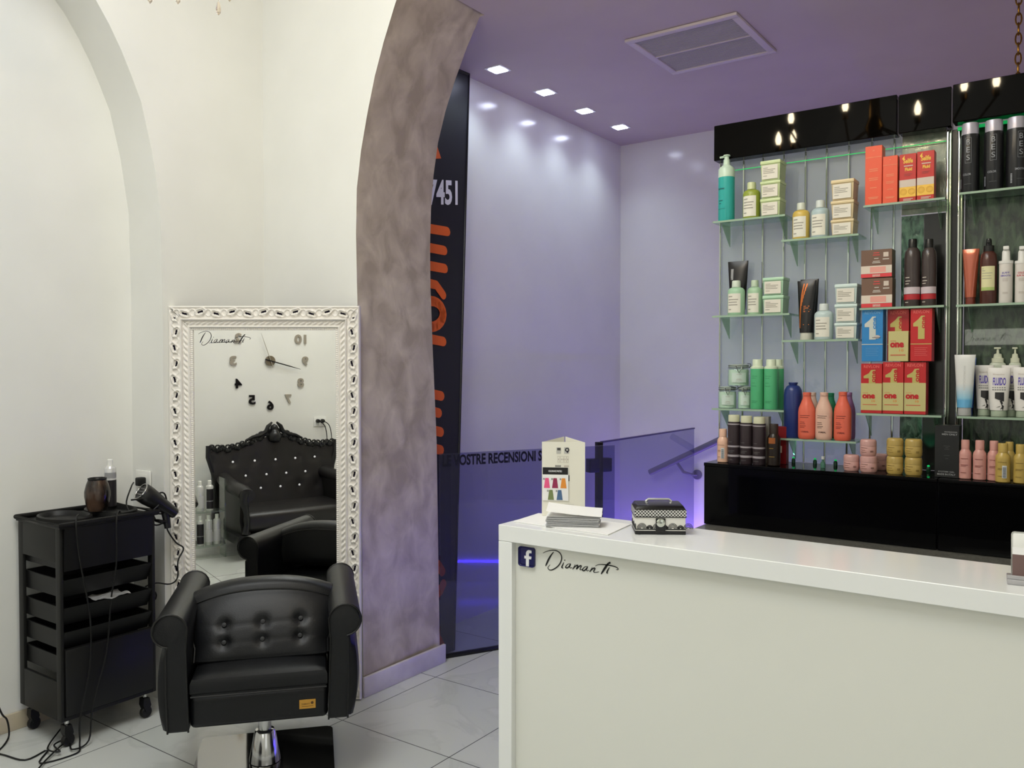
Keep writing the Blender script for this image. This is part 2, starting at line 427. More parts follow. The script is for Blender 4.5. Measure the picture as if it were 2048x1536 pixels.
mb = MB(); V_, F_ = text_geo('7451', .03)
a_, b_, c_ = bp(857, 410), bp(915, 411), bp(857, 358); vs = [mb.bm.verts.new(a_+(b_-a_)*u+(c_-a_)*v) for u, v in V_]
for f in F_:
    try: mb.bm.faces.new([vs[k] for k in f])
    except ValueError: pass
mb.build('number_lettering', M((225, 225, 235), .5, name='white_print'), t, auto=False)
# ================================================================ ceiling fittings of the stairwell
m_lamp = M((225, 232, 255), .5, name='downlight_diffuser', emit=26.)
m_wm = M((235, 235, 240), .3, name='white_metal')
names = ['first square recessed downlight, nearest the black banner', 'second square recessed downlight from the black banner', 'third square recessed downlight from the black banner', 'last square recessed downlight, nearest the stairwell corner']
proto = None
for k, (x, y) in enumerate(DOWN):
    if proto is None:
        t = proto = thing('ceiling_downlight', names[0], 'ceiling light', (x, y, 3.2), 0, 'square downlights in the stairwell ceiling')
        mb = MB(); mb.box(-.042, .042, -.042, .042, -.007, -.001, None, .008); mb.build('diffuser', m_lamp, t)
        mb = MB()
        for a, b, c, d in ((-.056, .056, .042, .056), (-.056, .056, -.056, -.042), (-.056, -.042, -.042, .042), (.042, .056, -.042, .042)): mb.box(a, b, c, d, -.006, -.001)
        mb.build('frame', m_wm, t)
    else:
        t = copy_tree(proto); t.location = (x, y, 3.2); t['label'] = names[k]
vc = [onZ(*q, 3.2) for q in ((1250, 87), (1460, 28), (1552, 93), (1360, 140))]
cx = sum(v.x for v in vc)/4; cy = sum(v.y for v in vc)/4
t = thing('ceiling_vent', 'large square white air vent grille in the stairwell ceiling', 'air vent', (cx, cy, 3.2))
mb = MB()
for a, b, c, d in ((-.30, .30, .262, .30), (-.30, .30, -.30, -.262), (-.30, -.262, -.262, .262), (.262, .30, -.262, .262)): mb.box(a, b, c, d, -.016, -.001, None, .003)
mb.box(-.262, .262, -.006, .006, -.014, -.001); mb.build('frame', M((214, 204, 206), .6, name='vent_frame'), t)
mb = MB()
for k in range(34):
    y = -.255+k*.0155; mb.box(-.26, .26, y, y+.009, -.010, -.005)
mb.box(-.26, .26, -.26, .26, -.004, -.001); mb.build('grille', M((190, 184, 184), .7, name='vent_grille'), t)
# brass chain lamp behind the header
t = thing('pendant_chain', 'brass chain hanging from the ceiling above the black header, far right', 'chain', (-.325, 4.2, 3.2))
m_brass = M((150, 110, 48), .3, 1., name='brass')
mb = MB()
for k in range(19):
    z = -.05-k*.042; R_ = Matrix.Translation((0, 0, z)) @ Matrix.Rotation(PI/2*(k % 2), 4, 'Z')
    mb.tube([(0.011*math.cos(a), 0, .026*math.sin(a)) for a in [2*PI*j/12 for j in range(12)]], .0035, None, 6, T=R_, closed=True)
mb.build('chain', m_brass, t)
mb = MB(); mb.lathe([(0, -.03), (.03, -.028), (.05, -.008), (.052, -.001), (0, -.001)]); mb.build('ceiling_rose', m_brass, t)
mb = MB(); mb.lathe([(0, -1.02), (.02, -1.0), (.05, -.96), (.06, -.9), (.02, -.85), (.012, -.83), (0, -.83)]); mb.build('lamp_body', m_brass, t)
# LED strips
m_led = M((60, 40, 255), .5, name='blue_led', emit=45.)
mb = MB(); mb.box(-1.232, -1.216, 3.22, 5.2, .138, .152); tag(mb.build('led_strip', m_led), 'blue LED strip low behind the cabinets, seen mirrored in the glass balustrade', 'light strip')
mb = MB(); mb.box(-1.214, -1.05, 3.22, 5.25, 0, .55); struct(mb.build('trim_1', m_lil))
# ================================================================ "Diamanti" lettering strokes (u right, v up; unit = lettering width)
def DSTR():
    raw = [
     ([(435,1090),(455,1079),(480,1072),(515,1067),(545,1072),(570,1088),(584,1112),(586,1140),(575,1172),(553,1200),(525,1220),(502,1229),(484,1226),(474,1214),(478,1200),(492,1186)], 4.2),
     ([(520,1082),(497,1112),(478,1145),(462,1180),(455,1196)], 6.5),
     ([(604,1166),(594,1190),(587,1208),(600,1212)], 5), ([(610,1146),(614,1151)], 6),
     ([(662,1178),(640,1180),(624,1194),(618,1207),(630,1212),(645,1202),(660,1182),(651,1203),(660,1213),(674,1206)], 4.2),
     ([(697,1184),(683,1212),(676,1222),(695,1202),(712,1190),(719,1194),(708,1222),(724,1204),(742,1193),(748,1198),(736,1224),(750,1226),(760,1218)], 4.4),
     ([(802,1200),(780,1202),(763,1216),(757,1230),(768,1235),(783,1225),(799,1205),(790,1226),(798,1236),(812,1229)], 4.2),
     ([(838,1206),(822,1234),(816,1243),(834,1224),(852,1213),(860,1218),(848,1242),(862,1248),(893,1244)], 4.4),
     ([(985,1163),(965,1180),(945,1208),(925,1238),(910,1262)], 8),
     ([(862,1196),(885,1186),(915,1184),(950,1187),(985,1192),(1015,1199),(1038,1208),(1050,1220),(1042,1228),(1034,1222)], 3.6),
     ([(978,1206),(964,1232),(956,1252),(966,1254)], 5), ([(985,1168),(978,1178)], 5)]
    out = []
    for pts, w in raw:
        out.append(([((x/4.096+980), (y/4.096+840)) for x, y in pts], w/4.096))
    return out
def ribbon(mb, pts, ws, nrm, mat=None):
    """flat calligraphic stroke through 3D pts"""
    n = len(pts); A = []; B = []
    def cr(k, t):
        p0, p1, p2, p3 = pts[max(k-1, 0)], pts[k], pts[min(k+1, n-1)], pts[min(k+2, n-1)]
        return .5*((2*p1)+(p2-p0)*t+(2*p0-5*p1+4*p2-p3)*t*t+(3*p1-p0-3*p2+p3)*t**3)
    P = []
    for k in range(n-1):
        for j in range(4): P.append((cr(k, j/4), (k+j/4)/(n-1)))
    P.append((pts[-1], 1.))
    for k, (p, t) in enumerate(P):
        d = P[min(k+1, len(P)-1)][0]-P[max(k-1, 0)][0]
        if d.length < 1e-9: d = Vector((1, 0, 0))
        s_ = nrm.cross(d).normalized(); w = ws*(.35+.65*math.sin(PI*min(max(t, .06), .94)))*.5
        A.append(mb.bm.verts.new(p+s_*w)); B.append(mb.bm.verts.new(p-s_*w))
    i = mb.mi(mat)
    for k in range(len(A)-1):
        f = mb.bm.faces.new([A[k], A[k+1], B[k+1], B[k]]); f.material_index = i
# ================================================================ reception counter
CF, CT, CL, CR_ = 1.924, 1.05, -1.410, 1.25
m_wg = M((238, 239, 236), .14, name='gloss_white_laminate')
m_wp = M((228, 228, 219), .2, name='gloss_cream_panel')
t = thing('reception_counter', 'glossy white reception counter with black script lettering on its front', 'counter', (CL, CF, 0))
L_ = CR_-CL
mb = MB(); mb.box(0, L_, 0, .272, CT-.046, CT, None, .0015, 1); mb.build('counter_top', m_wg, t)
mb = MB(); mb.box(0, .046, 0, .272, 0, CT-.0462, None, .0015, 1); mb.build('end_panel', m_wg, t)
mb = MB(); mb.box(L_-.046, L_, 0, .272, 0, CT-.0462, None, .0015, 1); mb.build('end_panel', m_wg, t)
mb = MB(); mb.box(.0462, L_-.0462, .020, .040, 0, CT-.0464, None); fp = mb.build('front_panel', m_wp, t)
PY = CF+.020
mb = MB()
for pts, w in DSTR():
    P = [onY(x, y, PY-.0012)-Vector((CL, CF, 0)) for x, y in pts]
    ribbon(mb, P, w*2.15/FPX*2.45, Vector((0, -1, 0)))
mb.build('script_lettering', m_blk, t, auto=False)
a = onY(1039, 1091, PY); b = onY(1071, 1134, PY)
bx0, bx1, bz0, bz1 = a.x-CL, b.x-CL, onY(1055, 1132.5, PY).z, onY(1055, 1093.5, PY).z
mb = MB(); mb.box(bx0, bx1, .0165, .0198, bz0, bz1, M((24, 22, 84), .35, name='navy_badge'), .007, 4)
w_, h_ = bx1-bx0, bz1-bz0
m_w = M((238, 238, 238), .4, name='white_letter')
def BX(u, v): return (bx0+u*w_, bz0+v*h_)
F_ = [(.46, 0.02), (.64, 0.02), (.64, .40), (.78, .40), (.80, .54), (.64, .54), (.64, .66), (.67, .71), (.80, .71), (.80, .85), (.62, .86), (.52, .81), (.46, .70), (.46, .54), (.36, .54), (.36, .40), (.46, .40)]
mb.prism([BX(u, v) for u, v in F_], .0155, .0164, 'y', m_w)
mb.build('social_badge', None, t)
# ================================================================ worktop behind, black cabinets
YC = 2.95
m_gran = noise_mat('grey_brown_granite', (62, 62, 58), (120, 118, 110), 160, .3, 0, 6, 0, (1, 1, 1), .3, .7)
mb = MB(); mb.box(-1.213, 1.2, 2.66, 3.19, .885, .915, None, .002)
tag(mb.build('granite_worktop', m_gran), 'speckled grey stone worktop under the black cabinets behind the counter', 'worktop')
m_bg = M((3, 3, 4), .06, name='black_gloss_lacquer', spec=.2)
m_bm = M((9, 9, 10), .4, name='black_carcass')
mb = MB(); mb.box(-1.20, 1.19, 2.75, 3.17, 0.0, .8845)
tag(mb.build('base_cabinet', m_bm), 'dark base cabinet carrying the stone worktop behind the counter', 'cabinet')
def cab(x0, x1, label):
    t = thing('wall_cabinet', label, 'cabinet', (x0, YC, .9155), 0)
    w = x1-x0
    mb = MB(); mb.box(0, w, .02, .225, 0, .216); mb.build('body', m_bm, t)
    mb = MB(); mb.box(0, w, -.002, .228, .2162, .2285, None, .001, 1); mb.build('glass_top', m_bg, t)
    mb = MB(); mb.box(.001, w-.001, .0, .0195, .001, .2158, None, .001, 1); mb.build('drawer_front', m_bg, t)
    return t
cab(-1.216, -.4355, 'long gloss black cabinet under the left bay of shelves')
cab(-.4325, .42, 'gloss black cabinet at the right edge of the photo under the white tubes')
ZT = .9155+.2285
# ================================================================ display partition
YG = 3.17
t = thing('glass_partition', 'tall clear glass partition panel carrying the left glass shelves', 'glass panel', (0, YG, 0))
mb = MB()
xs = [onY(px, 700, YG).x for px in (1441, 1487, 1525.5, 1567, 1610, 1652, 1696, 1742, 1786, 1800)]
m_gp = glass_mat('grey_glass', (226, 234, 232), .15, .02)
for a, b in zip(xs, xs[1:]): mb.box(a+.0015, b-.0015, .0, .008, ZT+.001, 2.30)
mb.build('glass_pane', m_gp, t)
m_rod = M((190, 200, 188), .12, .9, name='polished_rod')
for x in xs[:-1]:
    mb = MB(); mb.tube([(x, -.008, ZT+.002), (x, -.008, 2.29)], .0034, None, 8); mb.build('rod', m_rod, t)
m_green = noise_mat('painted_green_reflection', (18, 56, 42), (90, 128, 104), 46, .12, .5, 5, .25, (1, 1, .45), .38, .66, .6, .3)
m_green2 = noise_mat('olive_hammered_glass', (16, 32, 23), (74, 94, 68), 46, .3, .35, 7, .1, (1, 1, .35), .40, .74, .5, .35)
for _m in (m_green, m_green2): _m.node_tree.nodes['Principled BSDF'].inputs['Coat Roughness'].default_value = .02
xa = xs[-1]; xb = onY(1846, 700, YG).x; xc = onY(1889, 700, YG).x
t = thing('textured_back_panel', 'narrow green painted reflection strip between the grey glass and the black strip', 'glass panel', (0, YG, 0))
mb = MB(); mb.box(xa+.001, xb-.001, 0, .008, ZT+.001, 2.02); mb.build('pane', m_green, t)  # green reflection painted into this strip's colour
t = thing('dark_reflection_strip', 'narrow black painted reflection strip beside the chrome shelf upright', 'panel', (0, YG, 0))
mb = MB(); mb.box(xb, xc-.001, 0, .008, ZT+.001, 2.02); mb.build('pane', M((34, 34, 33), .15, name='painted_dark_reflection'), t)  # dark reflection put in as a black strip
t = thing('textured_back_panel', 'pale painted reflection strip above the red and yellow boxes', 'glass panel', (0, YG, 0))
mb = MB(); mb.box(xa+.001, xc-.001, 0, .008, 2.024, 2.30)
mb.build('pane', noise_mat('painted_pale_reflection', (120, 132, 118), (170, 172, 156), 26, .12, .4, 5, .25, (1, 1, .5), .35, .65), t)  # pale reflection of the crystals painted into the strip's colour
x0 = onY(1927, 700, YG).x
t = thing('textured_back_panel', 'wide green textured glass panel behind the black cans and white tubes', 'glass panel', (0, YG, 0))
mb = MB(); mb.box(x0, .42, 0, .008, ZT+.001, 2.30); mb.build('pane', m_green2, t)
# uprights
m_chr = M((196, 200, 190), .10, 1., name='chrome')
for (p0, p1, lab) in ((1889, 1899, 'left chrome shelf upright between the two shelf bays'), (1912, 1922, 'right chrome shelf upright, just left of the black cans')):
    a = onY(p0, 700, 3.12).x; b = onY(p1, 700, 3.12).x
    t = thing('shelf_upright', lab, 'upright', (a, 3.12, ZT+.001))
    mb = MB(); mb.box(0, (b-a)*.45, 0, .045, 0, 1.14, None, .002); mb.build('front_profile', m_chr, t)
    mb = MB(); mb.box((b-a)*.45+.0003, (b-a), .006, .045, 0, 1.14, None, .001); mb.build('side_profile', M((120, 128, 112), .2, .9, name='brushed_profile'), t)
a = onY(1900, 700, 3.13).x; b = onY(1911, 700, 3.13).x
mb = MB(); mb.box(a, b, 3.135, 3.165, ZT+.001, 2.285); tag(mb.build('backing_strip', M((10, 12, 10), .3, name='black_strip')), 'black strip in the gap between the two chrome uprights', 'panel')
# header
def header(p0, p1, y, z0, z1, lab):
    a = onY(p0, 250, y).x if p0 else None; b = onY(p1, 200, y).x if p1 else .45
    t = thing('display_header', lab, 'header panel', (a, y, z0))
    mb = MB(); mb.box(0, b-a-.002, 0, .055, 0, z1-z0, None, .002, 1); mb.build('panel', m_bgh, t)
m_bgh = M((6, 5, 4), .03, name='black_gloss_header', spec=.09)
header(1428, 1795, 3.10, 2.290, 2.424, 'gloss black header panel at the left end above the glass shelves')
header(1797, 1904, 3.10, 2.290, 2.420, 'short gloss black header panel in the middle above the red boxes')
header(1905, None, 3.06, 2.290, 2.412, 'gloss black header panel at the right above the black cans')
m_gled = M((30, 230, 120), .5, name='green_led', emit=.4)
a = onY(1432, 250, 3.16).x
mb = MB(); mb.box(a+.04, -.45, 3.157, 3.162, 2.2565, 2.2585); tag(mb.build('led_strip', m_gled), 'thin green LED line along the top of the grey glass', 'light strip')
mb = MB(); mb.box(-.41, .40, 3.117, 3.124, 2.277, 2.287); tag(mb.build('led_strip', m_gled), 'green LED strip under the right header above the black cans', 'light strip')
# green LED pucks on the cabinet top
pk = None
lbs = ['green glowing LED stub standing by the front right of the dark bottles', 'green glowing LED stub in the middle under the coral bottles', 'green glowing LED stub nearest the pink jars', 'green glowing LED stub behind the black box']
for k, px in enumerate((1587, 1630, 1671, 1857)):
    p = onY(px, 930, 3.135)
    if pk is None:
        t = pk = thing('led_stub', lbs[0], 'light', (p.x, 3.135, ZT), 0, 'green LED stubs on the cabinet top')
        mb = MB(); mb.lathe([(0, 0), (.007, 0), (.007, .012), (.004, .016), (0, .016)], None, 12); mb.build('base', M((10, 60, 36), .3), t)
        mb = MB(); mb.lathe([(0, .0162), (.0045, .0164), (.004, .021), (0, .0225)], None, 12); mb.build('lens', m_gled, t)
    else: t = copy_tree(pk); t.location = (p.x, 3.135, ZT); t['label'] = lbs[k]
    spot('green_stub_beam', (p.x, 3.135, ZT+.027), 1.1, (.1, 1, .5), 44, .5, .004, (PI-.22, 0, 0))
# shelves
m_sh = glass_mat('shelf_glass', (214, 234, 220), .10, .0)
m_edge = M((196, 222, 196), .12, name='glass_edge_green', trans=.5)
m_brk = glass_mat('acrylic_bracket', (206, 226, 208), .16)
SY0, SY1 = 3.04, 3.158
def shelf(p0, p1, z, lab):
    a = onY(p0, 700, SY0).x; b = onY(p1, 700, SY0).x if p1 else .40
    t = thing('glass_shelf', lab, 'shelf', (a, 0, z), 0, 'glass shelves of the product display')
    w = b-a
    mb = MB(); mb.box(0, w, SY0+.0015, SY1, -.007, 0); mb.build('glass_plate', m_sh, t)
    mb = MB(); mb.box(0, w, SY0, SY0+.0014, -.007, 0); mb.build('front_edge', m_edge, t)
    for x in ([.022, w-.03] if p1 else [.03, .30]):
        mb = MB(); mb.prism([(SY1, -.0075), (SY0+.03, -.0075), (SY1, -.085)], x, x+.003, 'x'); mb.build('bracket', m_brk, t)
ZS = dict(A1=2.048, A2=1.692, A3=1.342, B1=1.956, B2=1.595, B3=1.241, C1=2.049, C2=1.700, C3=1.340, D1=2.058, D2=1.699, D3=1.340)
for k, (p0, p1, lab) in dict(
    A1=(1424, 1568, 'upper left glass shelf holding the teal bottle'), A2=(1424, 1578, 'middle left glass shelf holding pale green bottles and tubs'),
    A3=(1424, 1568, 'lower left glass shelf holding clip jars and green bottles'), B1=(1561, 1715, 'upper glass shelf of the second column with yellow and blue bottles'),
    B2=(1563, 1716, 'middle glass shelf of the second column with white tubs'), B3=(1560, 1713, 'lowest glass shelf with coral bottles'),
    C1=(1724, 1887, 'upper glass shelf of the third column with orange and red boxes'), C2=(1718, 1887, 'middle glass shelf of the third column with brown boxes'),
    C3=(1714, 1884, 'lower glass shelf of the third column with red and cream boxes'), D1=(1914, None, 'upper right glass shelf under the black cans'),
    D2=(1911, None, 'middle right glass shelf with the brown spray bottle'), D3=(1915, None, 'lower right glass shelf with white tubes')).items():
    shelf(p0, p1, ZS[k], lab)
# ================================================================ ornate mirror
NV = Vector((math.sin(YAW), -math.cos(YAW), 0))
PM = onZ(725, 1393, 0)+NV*.030
def mir(px, py): return onP(px, py, PM, NV)
mL, mR = mir(341, 900), mir(721.5, 900)
MW = (mR-mL).length; MH = mir(530, 612).z
mc = (mL+mR)/2; mc.z = 0
BW = .108
t = thing('leaning_mirror', 'tall mirror in an ornate white pierced frame standing behind the black chair', 'mirror', mc, YAW)
m_frame = M((233, 229, 222), .32, name='white_gesso_frame')
# local: x right, z up, -y towards the viewer; frame front reaches y=-.02.., glass at y=+.0
def hfun(u, v, hole_u):
    """relief height above the frame's back plane; v from the outer edge (0) inward"""
    h = .014
    if v < .007: return .010+.010*math.sin(PI*v/.014)
    if v < .056:
        h = .013
        k = round(u/hole_u); du = u-k*hole_u
        vc = .031+.0045*(1 if k % 2 else -1); sl = .25*(1 if k % 2 else -1)
        d = math.hypot(max(abs(du)-.010, 0), (v-vc)-sl*du)
        h += .009*math.exp(-((d-.0125)/.0035)**2)
        # curls between the holes
        uu = u/hole_u*PI
        w1 = .031+.015*math.cos(uu*2)
        h += .006*math.exp(-((v-w1)/.0032)**2)+.004*math.exp(-((v-(.062-w1))/.003)**2)
        return h
    if v < .066: return .016+.014*math.sin(PI*(v-.056)/.010)
    if v < .088:
        c = math.sin(PI*(v-.066)/.022)
        return .012+.010*c*(.55+.45*math.sin(2*PI*(u+(v-.066)*1.1)/.026))
    if v < .098: return .014+.006*math.sin(PI*(v-.088)/.010)
    return .010+.0022*math.sin(2*PI*u/.009)
HU = .0705
mb = MB()
def frame_strip(Lw, org, du, dv, off):
    """strip along du (outer edge starts at org), inward dv, mitred both ends"""
    nu = int(Lw/.003); nv = 48; g = []
    for i in range(nu+1):
        row = []
        for j in range(nv+1):
            v = BW*j/nv; s = v+(Lw-2*v)*i/nu
            h = hfun(s-off, v, HU)
            p = org+du*s+dv*v+Vector((0, -h, 0))
            row.append(mb.bm.verts.new(p))
        g.append(row)
    for i in range(nu):
        for j in range(nv):
            v = BW*(j+.5)/nv; s = v+(Lw-2*v)*(i+.5)/nu-off
            k = round(s/HU); duu = s-k*HU; vc = .031+.0045*(1 if k % 2 else -1); sl = .25*(1 if k % 2 else -1)
            if math.hypot(max(abs(duu)-.0085, 0)/1., (v-vc)-sl*duu) < .0042 and .05 < s+off < Lw-.05: continue
            f = mb.bm.faces.new([g[i][j], g[i+1][j], g[i+1][j+1], g[i][j+1]]); f.smooth = True
    # outer and inner skirts
    for j, yb in ((0, .012), (nv, .004)):
        B = [mb.bm.verts.new(Vector((g[i][j].co.x, yb, g[i][j].co.z))) for i in range(nu+1)]
        for i in range(nu): mb.bm.faces.new([g[i][j], g[i+1][j], B[i+1], B[i]])
X, Z = Vector((1, 0, 0)), Vector((0, 0, 1))
bl, br, tl, tr = Vector((-MW/2, 0, .002)), Vector((MW/2, 0, .002)), Vector((-MW/2, 0, MH)), Vector((MW/2, 0, MH))
frame_strip(MW, tl, X, -Z, MW/2); frame_strip(MW, bl, X, Z, MW/2)
frame_strip(MH-.002, bl, Z, X, .03); frame_strip(MH-.002, br, Z, -X, .03)
fr = mb.build('frame', m_frame, t, auto=False)
mb = MB(); mb.box(-MW/2+BW-.004, MW/2-BW+.004, -.003, .006, BW-.002, MH-BW+.004)
m_mir = M((250, 250, 245), .0, 1., name='silvered_mirror')
mb.build('mirror_glass', m_mir, t)
mb = MB(); mb.box(-MW/2+.010, MW/2-.010, .0065, .0095, .012, MH-.012); mb.build('hole_shade_board', M((52, 44, 78), .8, name='painted_hole_shade'), t)  # dark board added as the shade behind the pierced frame holes
# lettering on the mirror
mb = MB(); Rz = Matrix.Rotation(-YAW, 4, 'Z')
for pts, w in DSTR():
    P = []
    for x, y in pts:
        u = (x-1086)/(1237-1086); v = (y-1100-(x-1086)*.147)/ (1237-1086)
        p = mir(397+u*105, 664+v*105+u*2); P.append(Rz @ (p-mc)+Vector((0, -.0038, 0)))
    ribbon(mb, P, w*1.7/FPX*2.6, Vector((0, -1, 0)))
ribbon(mb, [Rz @ (mir(*q)-mc)+Vector((0, -.0038, 0)) for q in ((418, 686), (440, 685), (470, 683), (488, 681))], .003, Vector((0, -1, 0)))
mb.build('script_lettering', m_blk, t, auto=False)
# ================================================================ styling chair
m_lea = noise_mat('black_leatherette', (11, 12, 14), (16, 17, 20), 7, .42, .06, 3, 0, (1, 1, 1), .3, .7, 0, 0, 260)
m_lea.node_tree.nodes['Principled BSDF'].inputs['Specular IOR Level'].default_value = .32
m_pip = M((7, 7, 8), .4, name='black_piping')
m_ss = M((200, 200, 200), .12, 1., name='polished_steel')
cp = Vector((0, 0, 0)); D0 = 3.15; lat = -.935
cp = Vector((-D0*math.sin(YAW)+lat*math.cos(YAW), D0*math.cos(YAW)+lat*math.sin(YAW), 0))
CRZ = math.radians(48.5)
t = thing('styling_chair', 'black leatherette styling chair with rolled arms on a chrome pedestal', 'chair', cp, CRZ)
# arm: profile in (x,z) extruded along y
def arm(sg):
    def prof(k):
        pts = []
        # inner face bottom -> up, over roll, outer
        pts += [(.232, .262), (.236, .40), (.240, .54)]
        cx, cz, r = .290, .610, .056
        for j in range(15):
            a = PI*.96-j*(PI*1.42)/14
            pts.append((cx+r*math.cos(a), cz+r*math.sin(a)))
        pts += [(.302, .545), (.302, .40), (.298, .262)]
        return pts
    P = prof(0)
    mb = MB(); ys = [-.285, -.28, .0, .33, .335]; rr = []
    for y in ys:
        k = .96 if y in (ys[0], ys[-1]) else 1.
        rr.append([((.268+(x-.268)*k)*sg, y, .45+(z-.45)*k if k < 1 else z) for x, z in P])
    mb.loft(rr, None, True)
    mb.bm.normal_update(); bmesh.ops.triangulate(mb.bm, faces=[f for f in mb.bm.faces if len(f.verts) > 4])
    o = mb.build('armrest', m_lea, t)
    # bulging side cushion
    mb = MB(); rings = []
    for y, kk in ((-.262, .3), (-.25, .8), (-.2, 1), (.0, 1.1), (.18, 1), (.24, .75), (.255, .3)):
        ring = []
        for j in range(13):
            z = .262+.285*j/12; b_ = .040*kk*math.sin(PI*min(1, max(0, (j+1.2)/14.2)))**.55
            ring.append(((.3025+b_)*sg, y, z))
        ring += [(.3022*sg, y, .547), (.3022*sg, y, .262)]
        rings.append(ring)
    mb.loft(rings, None, True); mb.bm.normal_update(); bmesh.ops.triangulate(mb.bm, faces=[f for f in mb.bm.faces if len(f.verts) > 4])
    mb.build('side_cushion', m_lea, t)
    mb = MB(); mb.tube([(x*sg, -.2875, z) for x, z in P], .0035, None, 6); mb.build('front_piping', m_pip, o)
    mb = MB(); mb.tube([(x*sg, .3375, z) for x, z in P], .0035, None, 6); mb.build('rear_piping', m_pip, o)
arm(-1); arm(1)
mb = MB(); mb.box(-.2305, .2305, -.268, .235, .262, .372, None, .018, 4); ap = mb.build('seat_base', m_lea, t)
mb = MB()
def cush(x0, x1, y0, y1, z0, z1, bulge):
    tmp = bmesh.new(); bmesh.ops.create_grid(tmp, x_segments=14, y_segments=14, size=.5)
    rg = []
    n = 16
    for kz, (zz, ins) in enumerate(((z0, .008), (z0+.012, 0), (z1-.02, 0), (z1-.006, .006), (z1, .02))):
        r = []
        for s in range(4*n):
            e, f = divmod(s, n); f /= n
            X0, X1, Y0, Y1 = x0+ins, x1-ins, y0+ins, y1-ins
            q = [(X0+(X1-X0)*f, Y0), (X1, Y0+(Y1-Y0)*f), (X1-(X1-X0)*f, Y1), (X0, Y1-(Y1-Y0)*f)][e]
            r.append((q[0], q[1], zz))
        rg.append(r)
    mb.loft(rg, None, False)
    tmp.free()
    top = []
    ins = .02
    for i in range(n+1):
        row = []
        for j in range(n+1):
            x = x0+ins+(x1-x0-2*ins)*i/n; y = y0+ins+(y1-y0-2*ins)*j/n
            row.append(mb.bm.verts.new((x, y, z1+bulge*(math.sin(PI*i/n)*math.sin(PI*j/n))**.5)))
        top.append(row)
    for i in range(n):
        for j in range(n):
            f = mb.bm.faces.new([top[i][j], top[i+1][j], top[i+1][j+1], top[i][j+1]]); f.smooth = True
    bmesh.ops.remove_doubles(mb.bm, verts=mb.bm.verts, dist=.0004)
cush(-.229, .229, -.275, .16, .375, .438, .012)
mb.build('seat_cushion', m_lea, t)
mb = MB(); mb.tube([(-.226, -.277, .376), (.226, -.277, .376)], .0035, None, 6)
mb.build('seat_piping', m_pip, t)
# backrest with tufts: front surface heightfield, rounded top
BUT = [(-.135, .560), (.0, .563), (.135, .566), (-.133, .505), (.0, .508), (.133, .511)]
mb = MB(); nx, nz = 44, 34
def bw(z): return .233+.030*max(0, min(1, (z-.50)/.12))**.7
def btop(x): return .667-.052*(abs(x)/.26)**2.4
rows = []
for i in range(nx+1):
    s = -1+2*i/nx; row = []
    for j in range(nz+1):
        q = j/nz
        x = s*bw(.44+.22*q)*(1 if abs(s) < 1 else 1)
        z = .445+(btop(s*.26)-.445)*q
        y = -.135+.125*q - .030*(max(0, 1-abs(s)**6))*(math.sin(PI*min(max(q, .02), .98))**.35)
        for bx, bz in BUT:
            d = math.hypot(x-bx, z-bz); y += .016*math.exp(-(d/.020)**2)
            if abs(z-bz) < .05: y += .0015*math.exp(-((z-bz)/.007)**2)*math.exp(-(abs(x-bx)/.07)**2)
        row.append(mb.bm.verts.new((x, y, z)))
    # top roll going back and down
    x_ = s*bw(.66)
    base = row[-1].co.copy()
    for a in range(1, 9):
        an = PI*a/8
        row.append(mb.bm.verts.new((x_*(1-.01*math.sin(an)), base.y+.055*(1-math.cos(an)), base.z+.036*math.sin(an)**.8*(1 if an < PI-.01 else 0))))
    yb = row[-1].co.y; zb = row[-1].co.z
    for a in range(1, 5): row.append(mb.bm.verts.new((x_*(1-.02*a/4), yb+.012*math.sin(a/4*PI)-.02*a/4, zb+(.475-zb)*a/4)))
    rows.append(row)
n = len(rows[0])
for i in range(nx):
    for j in range(n-1):
        f = mb.bm.faces.new([rows[i][j], rows[i+1][j], rows[i+1][j+1], rows[i][j+1]]); f.smooth = True
for r in (rows[0], rows[-1]):
    f = mb.bm.faces.new(r); f.normal_update(); bmesh.ops.triangulate(mb.bm, faces=[f])
f = mb.bm.faces.new([r[0] for r in rows]+[r[-1] for r in rows[::-1]]); f.normal_update(); bmesh.ops.triangulate(mb.bm, faces=[f])
edge = [r[nz].co.copy()+Vector((0, -.001, 0)) for r in rows]; sideL = [v.co.copy() for v in rows[0][:nz]]; sideR = [v.co.copy() for v in rows[-1][:nz]]
backe = [r[nz+8].co.copy()+Vector((0, .002, 0)) for r in rows]
bk = mb.build('backrest', m_lea, t, auto=False)
mb = MB(); mb.tube(sideL[::4]+edge[::2]+sideR[::-4], .0035, None, 6); mb.build('front_piping', m_pip, bk)
mb = MB(); mb.tube(backe[::2], .0032, None, 6); mb.build('rear_piping', m_pip, bk)
for bx, bz in BUT:
    mb = MB(); q = (bz-.445)/(.66-.445); y = -.135+.125*q-.030*(math.sin(PI*q)**.35)+.012
    mb.lathe([(0, -.006), (.007, -.004), (.009, 0), (.008, .003), (0, .004)], None, 14, T=Matrix.Translation((bx, y, bz)) @ Matrix.Rotation(PI/2-.5, 4, 'X')); mb.build('tuft_button', m_lea, bk)
mb = MB(); mb.box(.132, .188, -.2705, -.2685, .300, .332, M((196, 146, 62), .3, .5, name='brass_plate'), .0006, 1)
dk = M((90, 60, 20), .5)
add_text(mb, 'DIAMANTI', .140, .168, .314, .320, -.2708, dk); add_quad(mb, .140, .180, .308, .3095, -.2708, dk); mb.lathe([(0, 0), (.005, 0), (.005, .0004), (0, .0004)], dk, 14, T=Matrix.Translation((.176, -.2706, .320)) @ Matrix.Rotation(PI/2, 4, 'X'))
mb.build('maker_plate', None, t)
mb = MB(); mb.lathe([(0, .232), (.075, .232), (.075, .2615), (0, .2615)], None, 20); mb.build('seat_mount', m_bm, t)
